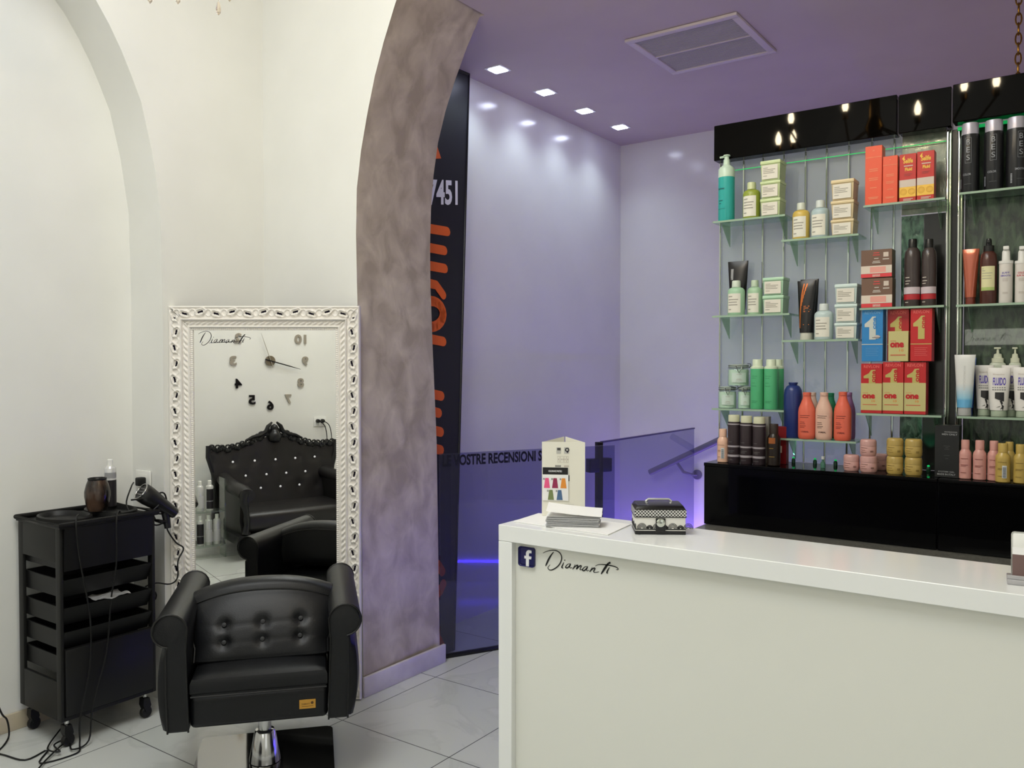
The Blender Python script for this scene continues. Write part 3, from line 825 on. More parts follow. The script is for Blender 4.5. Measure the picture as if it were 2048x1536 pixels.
mb = MB(); mb.lathe([(0, .012), (.030, .012), (.058, .014), (.056, .03), (.038, .125), (.034, .13), (.024, .132), (.024, .2318), (0, .2318)], None, 32); mb.build('pedestal_column', m_ss, t)
mb = MB()
pl = []
for sx, sy in ((1, 1), (-1, 1), (-1, -1), (1, -1)):
    for k in range(6):
        a = {(1, 1): 0, (-1, 1): PI/2, (-1, -1): PI, (1, -1): 1.5*PI}[(sx, sy)]+k/5*PI/2
        pl.append((sx*.225+.03*math.cos(a), sy*.225+.03*math.sin(a)))
mb.prism(pl, .001, .012, 'z'); mb.build('base_plate', M((150, 150, 150), .06, 1., name='mirror_polished_steel'), t)
# ================================================================ trolley
m_tr = M((6, 6, 6), .5, name='black_plastic')
m_tr2 = M((14, 14, 12), .55, name='black_plastic_matt')
TX, TY, TD, TL2 = -3.64, 1.632, .335, .40
t = thing('salon_trolley', 'tall black plastic salon trolley on castors against the left wall', 'trolley', (TX, TY, 0))
# local: x 0..TD (towards room), y 0..TL2 (along wall), z
def side(y, sg):
    mb = MB(); th = .014*sg
    o = [(0, .112), (TD, .112), (TD+.004, .86), (TD, .872), (0, .872)]
    def bxx(x0, x1, z0, z1): mb.box(x0, x1, min(y, y+th), max(y, y+th), z0, z1, None, .002)
    bxx(0, .036, .112, .868); bxx(TD-.034, TD, .112, .868); bxx(.036, TD-.034, .735, .868); bxx(.036, TD-.034, .112, .265)
    return mb.build('side_panel', m_tr2, t)
side(0, 1); side(TL2, -1)
mb = MB(); mb.box(0, TD, .0145, TL2-.0145, .112, .126); mb.build('bottom_shelf', m_tr, t)
mb = MB(); mb.box(.0, .012, .0145, TL2-.0145, .1265, .72); mb.build('back_panel', m_tr, t) if False else None
for k, z in enumerate((.775, .665, .555, .46, .36)):
    mb = MB()
    mb.loft([[(.02, .02, z-.072), (TD-.03, .02, z-.072), (TD-.03, TL2-.02, z-.072), (.02, TL2-.02, z-.072)],
             [(.012, .016, z), (TD-.0, .016, z), (TD-.0, TL2-.016, z), (.012, TL2-.016, z)],
             [(.018, .022, z), (TD-.006, .022, z), (TD-.006, TL2-.022, z), (.018, TL2-.022, z)],
             [(.026, .026, z-.054), (TD-.036, .026, z-.054), (TD-.036, TL2-.026, z-.054), (.026, TL2-.026, z-.054)]], None, True, False)
    mb.build('tray', m_tr, t)
mb = MB(); mb.loft([[(TD-.04, .0155, .69), (TD+.002, .0155, .70), (TD+.002, TL2-.0155, .70), (TD-.04, TL2-.0155, .69)], [(TD-.04, .0155, .868), (TD+.012, .0155, .868), (TD+.012, TL2-.0155, .868), (TD-.04, TL2-.0155, .868)]], None, True, False)
mb.build('top_drawer_front', m_tr, t)
mb = MB(); mb.box(TD-.02, TD+.008, .0155, TL2-.0155, .128, .392, None, .006); mb.build('bottom_drawer_front', m_tr, t)
# top tray with two wells
mb = MB()
w0, w1 = (TD/2, .105), (TD/2, .300)
N_ = 28; ou = []
mb.box(-.005, TD+.014, -.006, TL2+.006, .869, .874)
def rimring(cx, cy, rx, ry):
    pr = [(1.12, .874), (1.10, .892), (1.0, .896), (.95, .890), (.90, .876), (.0, .8755)]
    rg = []
    for k_, z_ in pr[:-1]:
        rg.append([(cx+rx*k_*math.cos(2*PI*j/N_), cy+ry*k_*math.sin(2*PI*j/N_), z_) for j in range(N_)])
    mb.loft(rg, None, True)
rimring(w0[0], w0[1], .125, .082); rimring(w1[0], w1[1], .125, .082)
ed = [(-.005, -.006), (TD+.014, -.006), (TD+.014, TL2+.006), (-.005, TL2+.006)]
mb.tube([(x, y, .884) for x, y in ed], .010, None, 8, closed=True); mb.build('top_tray', m_tr, t)
for x, y in ((.03, .035), (TD-.03, .035), (.03, TL2-.035), (TD-.03, TL2-.035)):
    mb = MB(); mb.tube([(x, y, .085), (x, y, .1118)], .008, m_ss, 8)
    mb.prism([(y-.014, .088), (y+.012, .088), (y+.020, .055), (y+.010, .028), (y-.004, .03), (y-.016, .06)], x-.017, x+.017, 'x', m_tr)
    c = mb.build('castor', None, t)
    mb = MB(); mb.lathe([(0, -.0115), (.021, -.0115), (.025, -.006), (.025, .006), (.021, .0115), (0, .0115)], None, 20, T=Matrix.Translation((x, y+.004, .0255)) @ Matrix.Rotation(PI/2, 4, 'Y')); mb.build('wheel', m_tr2, c)
ZTR = .8765
# foil packet on a tray
p = Vector((TX+TD-.06, TY+.23, .692))
t = thing('foil_packet', 'crumpled silver foil packet lying in the trolley tray', 'packet', (TX+TD-.015, TY+.20, .558), .1)
mb = MB(); g = [[mb.bm.verts.new((-.05+.1*i/8, -.07+.14*j/8, .006+.006*random.random()+.004*math.sin(i+j))) for j in range(9)] for i in range(9)]
for i in range(8):
    for j in range(8): mb.bm.faces.new([g[i][j], g[i+1][j], g[i+1][j+1], g[i][j+1]])
mb.build('foil', M((200, 200, 200), .35, .6, name='foil'), t, auto=False)
# hair dryers
t = thing('hair_dryer', 'tortoiseshell brown hair dryer standing nozzle up on the trolley', 'hair dryer', (TX+.20, TY+.225, .898), 0)
m_tort = noise_mat('tortoiseshell_plastic', (14, 10, 8), (92, 70, 56), 16, .22, 0, 5, 0, (1, 1, .5), .42, .72)
mb = MB(); mb.lathe([(0, 0), (.036, 0), (.043, .02), (.050, .06), (.050, .08), (.043, .11), (.036, .128), (.032, .130), (.030, .126), (0, .126)], None, 28); b_ = mb.build('barrel', m_tort, t)
mb = MB(); mb.lathe([(.036, .1295), (.037, .136), (.033, .137), (.031, .1315)], None, 24); mb.build('nozzle_ring', m_tr, t)
mb = MB(); mb.tube([(-.02, .02, .075), (-.04, .03, .06), (-.055, .035, .02), (-.06, .04, .0)], [.016, .015, .014, .013], None, 10); mb.build('handle', m_tr, t)
t = thing('hair_dryer', 'black hair dryer with a chrome grille hanging at the right end of the trolley', 'hair dryer', onX(302, 996, -3.325), 0)
d = Vector((-.12, -.70, .55)).normalized(); Rm = d.to_track_quat('Z', 'Y').to_matrix().to_4x4()
mb = MB(); mb.lathe([(0, -.13), (.022, -.13), (.024, -.12), (.030, -.06), (.038, -.01), (.041, .02), (.041, .045), (.036, .052), (.032, .050), (0, .046)], None, 28, T=Rm); mb.build('barrel', M((30, 30, 31), .3, name='dark_grey_plastic'), t)
mb = MB(); mb.tube([Rm @ Vector((.036*math.cos(a), .036*math.sin(a), .053)) for a in [2*PI*k/24 for k in range(24)]], .003, None, 6, closed=True)
for s_ in (-.014, 0, .014): mb.tube([Rm @ Vector((-.033+abs(s_)*.3, s_, .052)), Rm @ Vector((.033-abs(s_)*.3, s_, .052))], .0018, None, 6)
mb.build('grille', m_ss, t)
mb = MB(); q0 = Rm @ Vector((.0, .0, -.07)); mb.tube([q0, q0+Vector((.0, .01, -.05)), q0+Vector((.004, .015, -.095))], [.019, .016, .014], None, 10); mb.build('handle', M((30, 30, 31), .3, name='dark_grey_plastic'), t)
t = thing('dryer_holder', 'black wire dryer holder fixed to the trolley end', 'holder', (TX+.28, TY+TL2+.004, .83), 0)
mb = MB(); mb.tube([(0, .002, .03), (0, .02, .03), (.0, .035, .0), (.03, .055, -.01), (.055, .05, 0), (.05, .02, .01), (.02, .01, .01)], .005, None, 8)
mb.box(-.02, .02, .003, .008, -.02, .045, None, .002); mb.build('holder', m_tr, t)
# spray can on trolley
def spraycan(name, label, loc, r, h, cap, body, bands, group=None, capw=.62, letters=None, rz=0):
    t = thing(name, label, 'spray can', loc, rz, group)
    hb = h*.80
    mb = MB(); mb.lathe([(0, 0), (r*.93, 0), (r, .004), (r, hb), (r*.94, hb+r*.15), (r*.72, hb+r*.35), (r*.70, hb+r*.42), (0, hb+r*.42)], body, 24)
    for z0, z1, m in bands: add_quad(mb, -r*1.25, r*1.25, h*z0, h*z1, 0, m, r=r+.0006, n=14)
    if letters:
        for s, a, b, c, d, m in letters: add_text(mb, s, a*r, b*r, c*h, d*h, 0, m, r=r+.0012)
    mb.build('can', None, t)
    mb = MB(); mb.lathe([(0, hb+r*.42), (r*capw, hb+r*.42), (r*capw, h-.003), (r*capw-.003, h), (0, h)], None, 20); mb.build('cap', cap, t)
    return t
m_wcan = M((214, 214, 212), .25, .3, name='white_metallic'); m_wcap = M((232, 232, 226), .4, name='white_plastic'); m_dk = M((30, 27, 30), .4, name='dark_print')
spraycan('spray_can', 'white and black hairspray can standing behind the brown dryer on the trolley', (TX+.085, TY+.345, .890), .0245, .205, m_wcap, m_wcan, [(.0, .56, m_dk), (.60, .72, M((150, 150, 150), .4))], capw=.45, rz=math.radians(70))
# wall socket on the recess jamb (facing -y)
p = onY(289, 958, 2.148)
t = thing('wall_socket', 'white wall socket with a black plug on the wall beside the trolley', 'socket', (p.x, 2.1465, p.z))
mb = MB(); mb.box(-.058, .058, -.008, 0, -.04, .04, None, .003); mb.box(-.036, .036, -.0095, -.008, -.025, .025, None, .001); mb.build('plate', m_wcap, t)
mb = MB(); mb.box(.0, .034, -.046, -.0098, -.026, .012, None, .006, 3); mb.build('plug', m_tr, t)
def cord(label, pts, r=.0033, name='power_cord', cat='cord', closed=False):
    # catmull smooth
    P = [Vector(p) for p in pts]; out = []
    n = len(P)
    for k in range(n-1):
        p0, p1, p2, p3 = P[max(k-1, 0)], P[k], P[k+1], P[min(k+2, n-1)]
        for j in range(5):
            u = j/5; out.append(.5*((2*p1)+(p2-p0)*u+(2*p0-5*p1+4*p2-p3)*u*u+(3*p1-p0-3*p2+p3)*u**3))
    out.append(P[-1])
    mb = MB(); mb.tube(out, r, None, 8); return tag(mb.build(name, m_tr), label, cat)
sp = Vector((p.x+.017, 2.085, p.z-.0))
def q(px, py, X_): return onX(px, py, X_)
cord('black cord looping from the wall socket down beside the mirror to behind the trolley', [sp+Vector((0, -.0, -.008)), q(262, 975, -3.46), q(253, 1010, -3.45), q(275, 1035, -3.38), q(325, 1028, -3.33), q(335, 1060, -3.33), q(352, 1085, -3.32), q(367, 1097, -3.31), q(356, 1122, -3.31), q(355, 1155, -3.31), q(340, 1168, -3.32), q(312, 1166, -3.34), q(290, 1175, -3.36), q(311, 1185, -3.35), q(309, 1200, -3.35), q(290, 1199, -3.37)])
cord('thin black cord of the chrome-grilled dryer curling around it', [q(262, 1000, -3.31), q(300, 995, -3.30), q(325, 985, -3.31), q(333, 1002, -3.31), q(330, 1040, -3.32), q(310, 1050, -3.33), q(300, 1030, -3.30), q(318, 1010, -3.29)], .0035)
xf = TX+TD+.02
cord('long black cord hanging from the left well of the trolley to the floor', [(TX+.25, TY+.12, .90), (xf, TY+.055, .893), (xf+.004, TY+.065, .75), (xf+.004, TY+.105, .5), (xf+.004, TY+.10, .3), (xf+.006, TY+.06, .12), (xf+.01, TY+.055, .02), (xf+.05, TY+.02, .004), (xf+.02, TY-.10, .004), onZ(95, 1500, .004), onZ(50, 1520, .004), onZ(0, 1508, .004), onZ(-60, 1500, .004)])
cord('black cord hanging down the middle of the trolley front from the brown dryer', [(TX+.285, TY+.275, .895), (xf, TY+.22, .888), (xf+.004, TY+.215, .7), (xf+.004, TY+.19, .55), (xf+.004, TY+.17, .35), (xf+.006, TY+.11, .15), (xf+.012, TY+.09, .02), (xf+.02, TY+.02, .0115), onZ(135, 1482, .0115), onZ(90, 1522, .0115), onZ(60, 1560, .0115)])
cord('short loop of black cord lying beside the front trolley castor', [onZ(138, 1440, .05), onZ(118, 1462, .0185), onZ(95, 1497, .0185), onZ(120, 1503, .0185), onZ(108, 1490, .0185), onZ(130, 1478, .0185)])
cord('black cord hanging down the left edge of the photo to the floor', [q(-30, 1330, -3.60), q(0, 1420, -3.58), q(14, 1440, -3.57), onZ(18, 1470, .02), onZ(8, 1490, .004), onZ(-10, 1508, .004), onZ(-40, 1540, .004)], .0035)
# ================================================================ things on the counter
m_paper = M((240, 239, 236), .55, name='white_paper')
m_card = M((232, 229, 214), .5, name='cream_card')
m_grey = M((120, 120, 118), .5, name='grey_print')
m_lg = M((188, 178, 168), .5, name='pale_print')
def flat(mb, pts, z0, z1, mat=None): mb.prism(pts, z0, z1, 'z', mat)
P = [onZ(*v, CT) for v in ((1027, 1044), (1077, 1028), (1262, 1050), (1216, 1071))]
t = thing('placemat_sheet', 'large thin white sheet lying flat on the left end of the counter', 'paper', (P[0].x, P[0].y, CT+.0006))
mb = MB(); flat(mb, [(v.x-P[0].x, v.y-P[0].y) for v in P], 0, .0022); mb.build('sheet', m_paper, t)
# triangular display
A = onZ(1084, 1033, CT+.003); B = onZ(1188, 1024, CT+.003)
A = Vector((A.x, A.y+.0, 0)); 
B = Vector((-1.262, 2.158, 0)); A = Vector((-1.377, 2.100, 0))
fw = (B-A).length; an = math.atan2(B.y-A.y, B.x-A.x); n_ = Vector((-math.sin(an), math.cos(an), 0)); 
ctr = (A+B)/2; hgt = (onP(1135, 884, ctr, n_)).z-CT-.0034
t = thing('brochure_display', 'tall cream three-sided cardboard display at the left end of the counter', 'display', (A.x, A.y, CT+.0034), an)
mb = MB(); mb.box(0, fw, -.001, .001, 0, hgt); mb.build('front_board', m_card, t)
def sboard(xa, ya, xb, yb): mb.loft([[(xa, ya, 0), (xb, yb, 0), (xb, yb, hgt+.012), (xa, ya, hgt-.001)], [(xa+.0015, ya+.0015, 0), (xb+.0015, yb+.0015, 0), (xb+.0015, yb+.0015, hgt+.012), (xa+.0015, ya+.0015, hgt-.001)]], None, True, False)
mb = MB(); sboard(.0, .0014, fw/2-.003, .046); mb.build('side_board', m_card, t)
mb = MB(); sboard(fw-.002, .0014, fw/2+.002, .046); mb.build('side_board', m_card, t)
mb = MB(); W_, H_ = fw, hgt
def fu(px): return (px-90)/(960-90)*W_
def fv(py): return (1-(py-110)/(1300-110))*H_
def qd(x0, x1, y0, y1, m, d=-.0018): add_quad(mb, fu(x0), fu(x1), fv(y1), fv(y0), d, m)
m_lgr = M((186, 184, 178), .5)
qd(385, 475, 200, 298, m_lgr); qd(400, 470, 205, 245, M((70, 70, 68), .5), -.0020); qd(540, 640, 195, 295, m_lgr)
mb.lathe([(.0035, 0), (.0065, 0), (.0065, .0003), (.0035, .0003)], m_blk, 16, T=Matrix.Translation((fu(600), -.0021, fv(235))) @ Matrix.Rotation(PI/2, 4, 'X'), a0=-.6, a1=PI+.9)
mb.prism([(fu(575), fv(250)), (fu(640), fv(250)), (fu(605), fv(290))], -.0023, -.0020, 'y', m_blk)
for a, b in ((405, 455), (462, 530), (538, 585), (592, 628)):
    qd(a, b, 338, 342, m_lg); qd(a, b, 436, 440, m_lg); qd(a, a+4, 338, 440, m_lg); qd(b-4, b, 338, 440, m_lg)
for a in (420, 478, 510, 550, 605): qd(a, a+16, 378, 400, m_lg)
for k in range(6): qd(360+k*20, 374+k*20, 482, 512, m_grey); 
for k in range(5): qd(540+k*20, 553+k*20, 482, 512, m_lg)
qd(620, 648, 640, 735, M((60, 60, 66), .5)); qd(270, 740, 1108, 1112, m_lgr); qd(510, 525, 1130, 1146, m_grey)
mb.build('print', None, t, auto=False)
t = thing('colour_card', 'white colour card with five coloured swatches clipped to the brochure display', 'card', (A.x-n_.x*.0032, A.y-n_.y*.0032, CT+.0034), an)
mb = MB(); mb.box(fu(106), fu(628), -.0008, .0004, fv(1050), fv(516), m_paper)
mb.build('card', None, t)
mb = MB(); qd(108, 620, 518, 632, M((22, 20, 20), .5), -.0011); add_text(mb, 'COLORANCE PASTELS', fu(225), fu(497), fv(592), fv(562), -.0014, m_w, bold=.02)
mb.build('title_band', None, t, auto=False)
for x0, y0, c in ((195, 690, (236, 92, 140)), (360, 690, (150, 44, 82)), (530, 690, (228, 146, 58)), (275, 880, (120, 134, 84)), (452, 880, (78, 108, 146))):
    mb = MB(); mb.prism([(fu(x0-34), fv(y0)), (fu(x0+34), fv(y0)), (fu(x0+62), fv(y0+160)), (fu(x0-62), fv(y0+160))], -.0014, -.0009, 'y', M(c, .5, name='swatch_ink'))
    for k in range(2): add_quad(mb, fu(x0-78), fu(x0-44), fv(y0+12+k*16), fv(y0+2+k*16), -.0015, m_grey)
    mb.build('colour_swatch', None, t)
# stack of leaflets
S0 = onZ(1092, 1053, CT+.003); S1 = onZ(1163, 1055, CT+.003); an2 = math.atan2(S1.y-S0.y, S1.x-S0.x)
lw = (S1-S0).length
t0 = None
for k in range(14):
    z = CT+.0034+k*.0019
    lab = 'white folded leaflet in the fanned stack on the white sheet'
    if t0 is None:
        t = thing('leaflet', lab, 'leaflet', (S0.x, S0.y, z), an2, 'folded leaflets stacked on the counter sheet'); t0 = t
        mb = MB(); mb.box(0, lw*1.5, 0, .075, 0, .0011, None, .0003, 1); mb.build('sheet', M((206, 206, 206), .5, name='leaflet_paper'), t)
    else:
        c = copy_tree(t0); c.location.z = z; c.location.x += random.uniform(-.0025, .0025); c.location.y += random.uniform(-.002, .002); c.rotation_euler.z = an2+random.uniform(-.02, .02)
t = thing('leaflet', 'top leaflet of the stack, springing open with curled white pages', 'leaflet', (S0.x, S0.y, CT+.0034+14*.0019+.0006), an2)
mb = MB(); n = 14; A_ = []; B_ = []
for i in range(n+1):
    x = lw*1.56*i/n; z = .013*(1-i/n)**1.5+.003
    A_.append((x, .0-.001, z)); B_.append((x, .074, z+.013))
mb.loft([A_, B_], None, False, True, False)
mb.loft([[(a[0], a[1], .001) for a in A_], [(b[0], b[1], .0012) for b in B_]], None, False, True, False)
mb.build('page', m_paper, t, auto=False)
mb = MB(); add_quad(mb, lw*.55, lw*.95, .0066, .0072, -.0016, m_lgr); mb.build('print', None, t)
# cash box
c0 = onZ(1270, 1069, CT); c1 = onZ(1372, 1070, CT); an3 = math.atan2(c1.y-c0.y, c1.x-c0.x)*1.0
bw_ = (c1-c0).length; bd = .098; bh = .082
t = thing('cash_box', 'black and white patterned tin box with a chrome handle on the counter', 'box', (c0.x, c0.y, CT), an3)
m_bw = M((232, 230, 222), .35, name='white_tin'); m_bb = M((20, 20, 21), .3, name='black_tin')
mb = MB(); mb.box(0, bw_, 0, bd, 0, .010, m_bb, .002); mb.box(.001, bw_-.001, .001, bd-.001, .0102, .0125, m_bw); mb.box(.0005, bw_-.0005, .0005, bd-.0005, .0127, .015, m_bb); mb.box(.001, bw_-.001, .001, bd-.001, .0152, .046, m_bw, .001)
def arcs(T, w):
    x = .006; k = 0
    while x < w-.004:
        R0 = .0125 if k % 2 == 0 else .008
        cxx = x+R0
        for j, rr in enumerate((R0, R0*.78, R0*.56, R0*.34)):
            pts = [(cxx+rr*math.cos(a), 0, .0158+rr*math.sin(a)*1.15) for a in [PI*i/10 for i in range(11)]]
            mb.tube([T @ Vector(p) for p in pts], .0008, m_bb, 4)
        x += 2*R0; k += 1
arcs(Matrix.Translation((0, .0006, 0)), bw_)
arcs(Matrix.Translation((.0006, bd, 0)) @ Matrix.Rotation(-PI/2, 4, 'Z'), bd)
arcs(Matrix.Translation((bw_-.0006, 0, 0)) @ Matrix.Rotation(PI/2, 4, 'Z'), bd)
mb.build('body', None, t)
def chk_mat():
    m = bpy.data.materials.new('houndstooth_print'); m.use_nodes = True; nt, N, L, b = nodes(m)
    tc = N.new('ShaderNodeTexCoord'); mp = N.new('ShaderNodeMapping'); mp.inputs['Location'].default_value = (.0013, .0013, .0013)
    ck = N.new('ShaderNodeTexChecker'); ck.inputs['Scale'].default_value = 230
    ck.inputs[1].default_value = (.75, .74, .70, 1); ck.inputs[2].default_value = (.02, .02, .02, 1)
    L.new(tc.outputs['Object'], mp.inputs[0]); L.new(mp.outputs[0], ck.inputs[0]); L.new(ck.outputs[0], b.inputs['Base Color']); b.inputs['Roughness'].default_value = .35
    return m
mb = MB(); mb.box(-.0015, bw_+.0015, -.0015, bd+.0015, .0465, .0485, m_bb); mb.box(-.001, bw_+.001, -.001, bd+.001, .0487, .066, chk_mat())
mb.loft([[(0, 0, .0662), (bw_, 0, .0662), (bw_, bd, .0662), (0, bd, .0662)], [(.006, .006, .076), (bw_-.006, .006, .076), (bw_-.006, bd-.006, .076), (.006, bd-.006, .076)], [(.010, .010, .0775), (bw_-.010, .010, .0775), (bw_-.010, bd-.010, .0775), (.010, bd-.010, .0775)]], m_bb, True, False)
mb.build('lid', None, t)
mb = MB(); hx = bw_/2; hy = bd*.45
mb.tube([(hx-.032, hy, .0775), (hx-.034, hy, .084), (hx-.028, hy, .0885), (hx+.028, hy, .0885), (hx+.034, hy, .084), (hx+.032, hy, .0775)], .0034, None, 8)
mb.build('handle', M((228, 228, 226), .2, .6, name='bright_chrome'), t)
mb = MB(); mb.box(hx-.013, hx+.013, -.0035, .0, .006, .0445, m_bb, .001); mb.lathe([(0, 0), (.0105, 0), (.0115, .002), (.009, .0035), (0, .0038)], m_chr, 20, T=Matrix.Translation((hx, -.0036, .033)) @ Matrix.Rotation(PI/2, 4, 'X')); mb.box(hx-.003, hx+.003, -.0078, -.0075, .0322, .0338, m_bb); mb.build('latch', None, t)
# card holder
h0 = onZ(2014, 1169, CT)
t = thing('card_holder', 'small grey business card holder at the right edge of the counter', 'card holder', (h0.x, h0.y, CT), math.radians(6))
m_sil = M((176, 174, 176), .3, .4, name='silver_plastic')
mb = MB(); mb.box(0, .11, 0, .06, 0, .012, None, .002); mb.box(0, .11, 0, .004, .012, .02, None, .001); mb.build('base', m_sil, t)
mb = MB(); mb.box(0.008, .105, -.002, .002, 0, .092, None, .006, 3, T=Matrix.Translation((0, .042, .011)) @ Matrix.Rotation(math.radians(-14), 4, 'X')); mb.build('back_rest', m_wcap, t)
t = thing('business_card', 'dark brown and white business card standing in the holder at the counter edge', 'card', (h0.x, h0.y, CT+.0125), math.radians(6))
mb = MB(); Tc = Matrix.Translation((0, .030, 0)) @ Matrix.Rotation(math.radians(-14), 4, 'X')
mb.box(.010, .100, -.001, .0, 0, .045, M((112, 88, 84), .4), 0, T=Tc); mb.box(.010, .100, -.001, .0, .045, .06, m_paper, 0, T=Tc); mb.build('card', None, t)

# ================================================================ products
def onprod(px, Y): return onY(px, 700, Y).x
def span(p0, p1, Y):
    a = onY(p0, 700, Y).x; b = onY(p1, 700, Y).x; return (a+b)/2, b-a
def zat(px, py, Y): return onY(px, py, Y).z
m_line = M((158, 154, 142), .6, name='small_print')
def lines(mb, x0, x1, zs, y, mat, r=None, th=.0011):
    for i, (z, f) in enumerate(zs): add_quad(mb, x0, x0+(x1-x0)*f, z, z+th, y, mat, r=r, n=6)
def labeltext(mb, x0, x1, z0, z1, y, r=None, mat=None):
    h = z1-z0
    lines(mb, x0, x1, [(z0+h*.80, .35), (z0+h*.66, .9), (z0+h*.52, .75), (z0+h*.38, .85), (z0+h*.15, .3)], y, mat or m_line, r, h*.055)
def lift(z): return z+.0006
# --- square tubs (davines like): translucent box with lid and white label
def tub(label, p0, p1, ytop, z, col, grp, Y=3.055, hh=None, depth=.068):
    cx, w = span(p0, p1, Y); zt = zat((p0+p1)/2, ytop, Y); h = hh or (zt-z)
    t = thing('cream_tub', label, 'tub', (cx, Y, z), 0, grp)
    mb = MB(); mb.loft([[(-w*.45, .003, 0), (w*.45, .003, 0), (w*.45, depth, 0), (-w*.45, depth, 0)], [(-w*.49, 0, h*.80), (w*.49, 0, h*.80), (w*.49, depth+.002, h*.80), (-w*.49, depth+.002, h*.80)]], None, True, False)
    b = mb.build('body', M(col, .3, name='translucent_plastic', trans=.1), t)
    mb = MB(); mb.box(-w*.52, w*.52, -.003, depth+.004, h*.802, h*.985, None, .003, 2); mb.build('lid', M([min(255, c+10) for c in col], .3, name='tub_lid'), t)
    mb = MB(); add_quad(mb, -w*.42, w*.38, h*.07, h*.76, -.0012, M((222, 216, 202), .5, name='cream_label')); labeltext(mb, -w*.36, w*.32, h*.12, h*.72, -.0018); mb.build('label', None, t, auto=False)
    return h
def stack(p0, p1, tops, zb, col, labs, grp):
    zs = [zb]; 
    for y in tops: zs.append(zat((p0+p1)/2, y, 3.055))
    for k, lab in enumerate(labs): tub(lab, p0, p1, 0, lift(zs[k]), col, grp, hh=zs[k+1]-zs[k]-.0008)
g = 'square tubs on the left shelves'
stack(1519, 1558, (396, 361, 320), ZS['A1'], (190, 204, 152), ['lime green tub at the bottom of the stack beside the small green bottle', 'lime green tub in the middle of the top left stack of three', 'lime green tub on top of the top left stack'], g)
stack(1660, 1705, (438, 400, 358), ZS['B1'], (208, 188, 146), ['tan tub at the bottom of the stack beside the pale blue bottle', 'tan tub in the middle of the stack beside the orange box', 'peach tub on top of the stack, its side orange'], g)
stack(1525, 1566, (590, 554), ZS['A2'], (168, 204, 172), ['mint green tub below another beside the small mint bottle', 'mint green tub on top of its pair on the middle left shelf'], g)
stack(1669, 1713, (645, 607, 567), ZS['B2'], (196, 212, 206), ['greyish white tub at the bottom of the stack of three beside the brown boxes', 'greyish white tub in the middle of its stack of three', 'greyish white tub on top of its stack of three'], g)
# --- rounded flask bottles with white label
def flask(label, p0, p1, ytop, z, col, cap, grp, Y=3.09, lab=(.07, .62)):
    cx, w = span(p0, p1, Y); h = zat((p0+p1)/2, ytop, Y)-z; r = w*.5/1.03
    t = thing('shampoo_bottle', label, 'bottle', (cx, Y, lift(z)), 0, grp)
    hb = h*.74
    mb = MB(); mb.lathe([(0, 0), (r*.95, 0), (r, h*.02), (r, hb*.92), (r*.95, hb*.99), (r*.78, hb*1.055), (r*.50, hb*1.09), (0, hb*1.09)], None, 24, sy=.8); mb.build('bottle', M(col, .3, name='tinted_plastic'), t)
    mb = MB(); mb.lathe([(0, hb*1.09), (r*.50, hb*1.092), (r*.48, h*.98), (r*.44, h), (0, h)], None, 18); mb.build('cap', M(cap, .35, name='frosted_cap'), t)
    mb = MB(); S_ = Matrix.Diagonal((1, .8, 1, 1))
    add_quad(mb, -r*.9, r*.8, h*lab[0], h*lab[1], 0, M((226, 222, 208), .5, name='cream_label'), r=r+.0006, T=S_); 
    hh = h*(lab[1]-lab[0]); z0 = h*lab[0]
    for f, wd in ((.82, .4), (.66, .9), (.52, .8), (.38, .85), (.14, .3)): add_quad(mb, -r*.75, -r*.75+wd*r*1.4, z0+hh*f, z0+hh*(f+.05), 0, m_line, r=r+.0012, T=S_)
    mb.build('label', None, t, auto=False)
flask('small olive green bottle with a pale label on the upper left shelf', 1484, 1519, 366, ZS['A1'], (146, 158, 62), (200, 206, 160), None)
flask('yellow bottle with a pale label beside the pale blue one', 1583, 1618, 407, ZS['B1'], (206, 176, 86), (206, 210, 196), None)
flask('pale blue bottle with a pale label beside the yellow one', 1620, 1657, 402, ZS['B1'], (172, 190, 192), (206, 212, 206), None)
flask('mint green bottle standing in front of the black tube', 1455, 1489, 562, ZS['A2'], (162, 200, 166), (208, 218, 202), None, 3.075)
flask('small mint green bottle between the front bottle and the mint tubs', 1494, 1524, 561, ZS['A2'], (166, 198, 164), (190, 206, 180), None, 3.10)
flask('greyish blue bottle with a pale label in front of the black and orange tube', 1628, 1667, 608, ZS['B2'], (186, 202, 200), (206, 212, 208), None, 3.075)
# teal spray foam bottle
Y = 3.08; cx, w = span(1436, 1467, Y); z = ZS['A1']; h = zat(1452, 311, Y)-z; r = w/2
t = thing('foam_bottle', 'tall teal bottle with a pale pump at the left end of the top shelf', 'bottle', (cx, Y, lift(z)))
mb = MB(); mb.lathe([(0, 0), (r*.95, 0), (r, .004), (r, h*.66), (0, h*.66)], None, 24); mb.build('bottle', M((48, 166, 160), .25, name='teal_liquid'), t)
mb = MB(); mb.lathe([(0, h*.6605), (r, h*.6605), (r, h*.78), (r*.8, h*.815), (r*.42, h*.85), (r*.38, h*.93), (0, h*.93)], M((196, 216, 196), .3, name='pale_cap'), 24)
mb.lathe([(r*.3, h*.93), (r*.28, h*.98), (r*.45, h*.985), (r*.40, h), (0, h)], M((196, 216, 196), .3, name='pale_cap'), 16); mb.tube([(0, 0, h*.985), (-r*.8, -r*.2, h*.97)], .004, M((196, 216, 196), .3, name='pale_cap'), 8); mb.build('pump', None, t)
mb = MB(); m_td = M((16, 72, 80), .5); add_text(mb, 'davines', -r*.9, r*.1, h*.47, h*.50, 0, m_td, r=r+.0008, bold=.02); lines(mb, -r*.7, -r*.1, [(h*.30, 1), (h*.26, .6)], 0, m_td, r+.0008, .002); lines(mb, -r*.9, r*.2, [(h*.18, 1)], 0, m_td, r+.0008, .001); mb.build('lettering', None, t, auto=False)
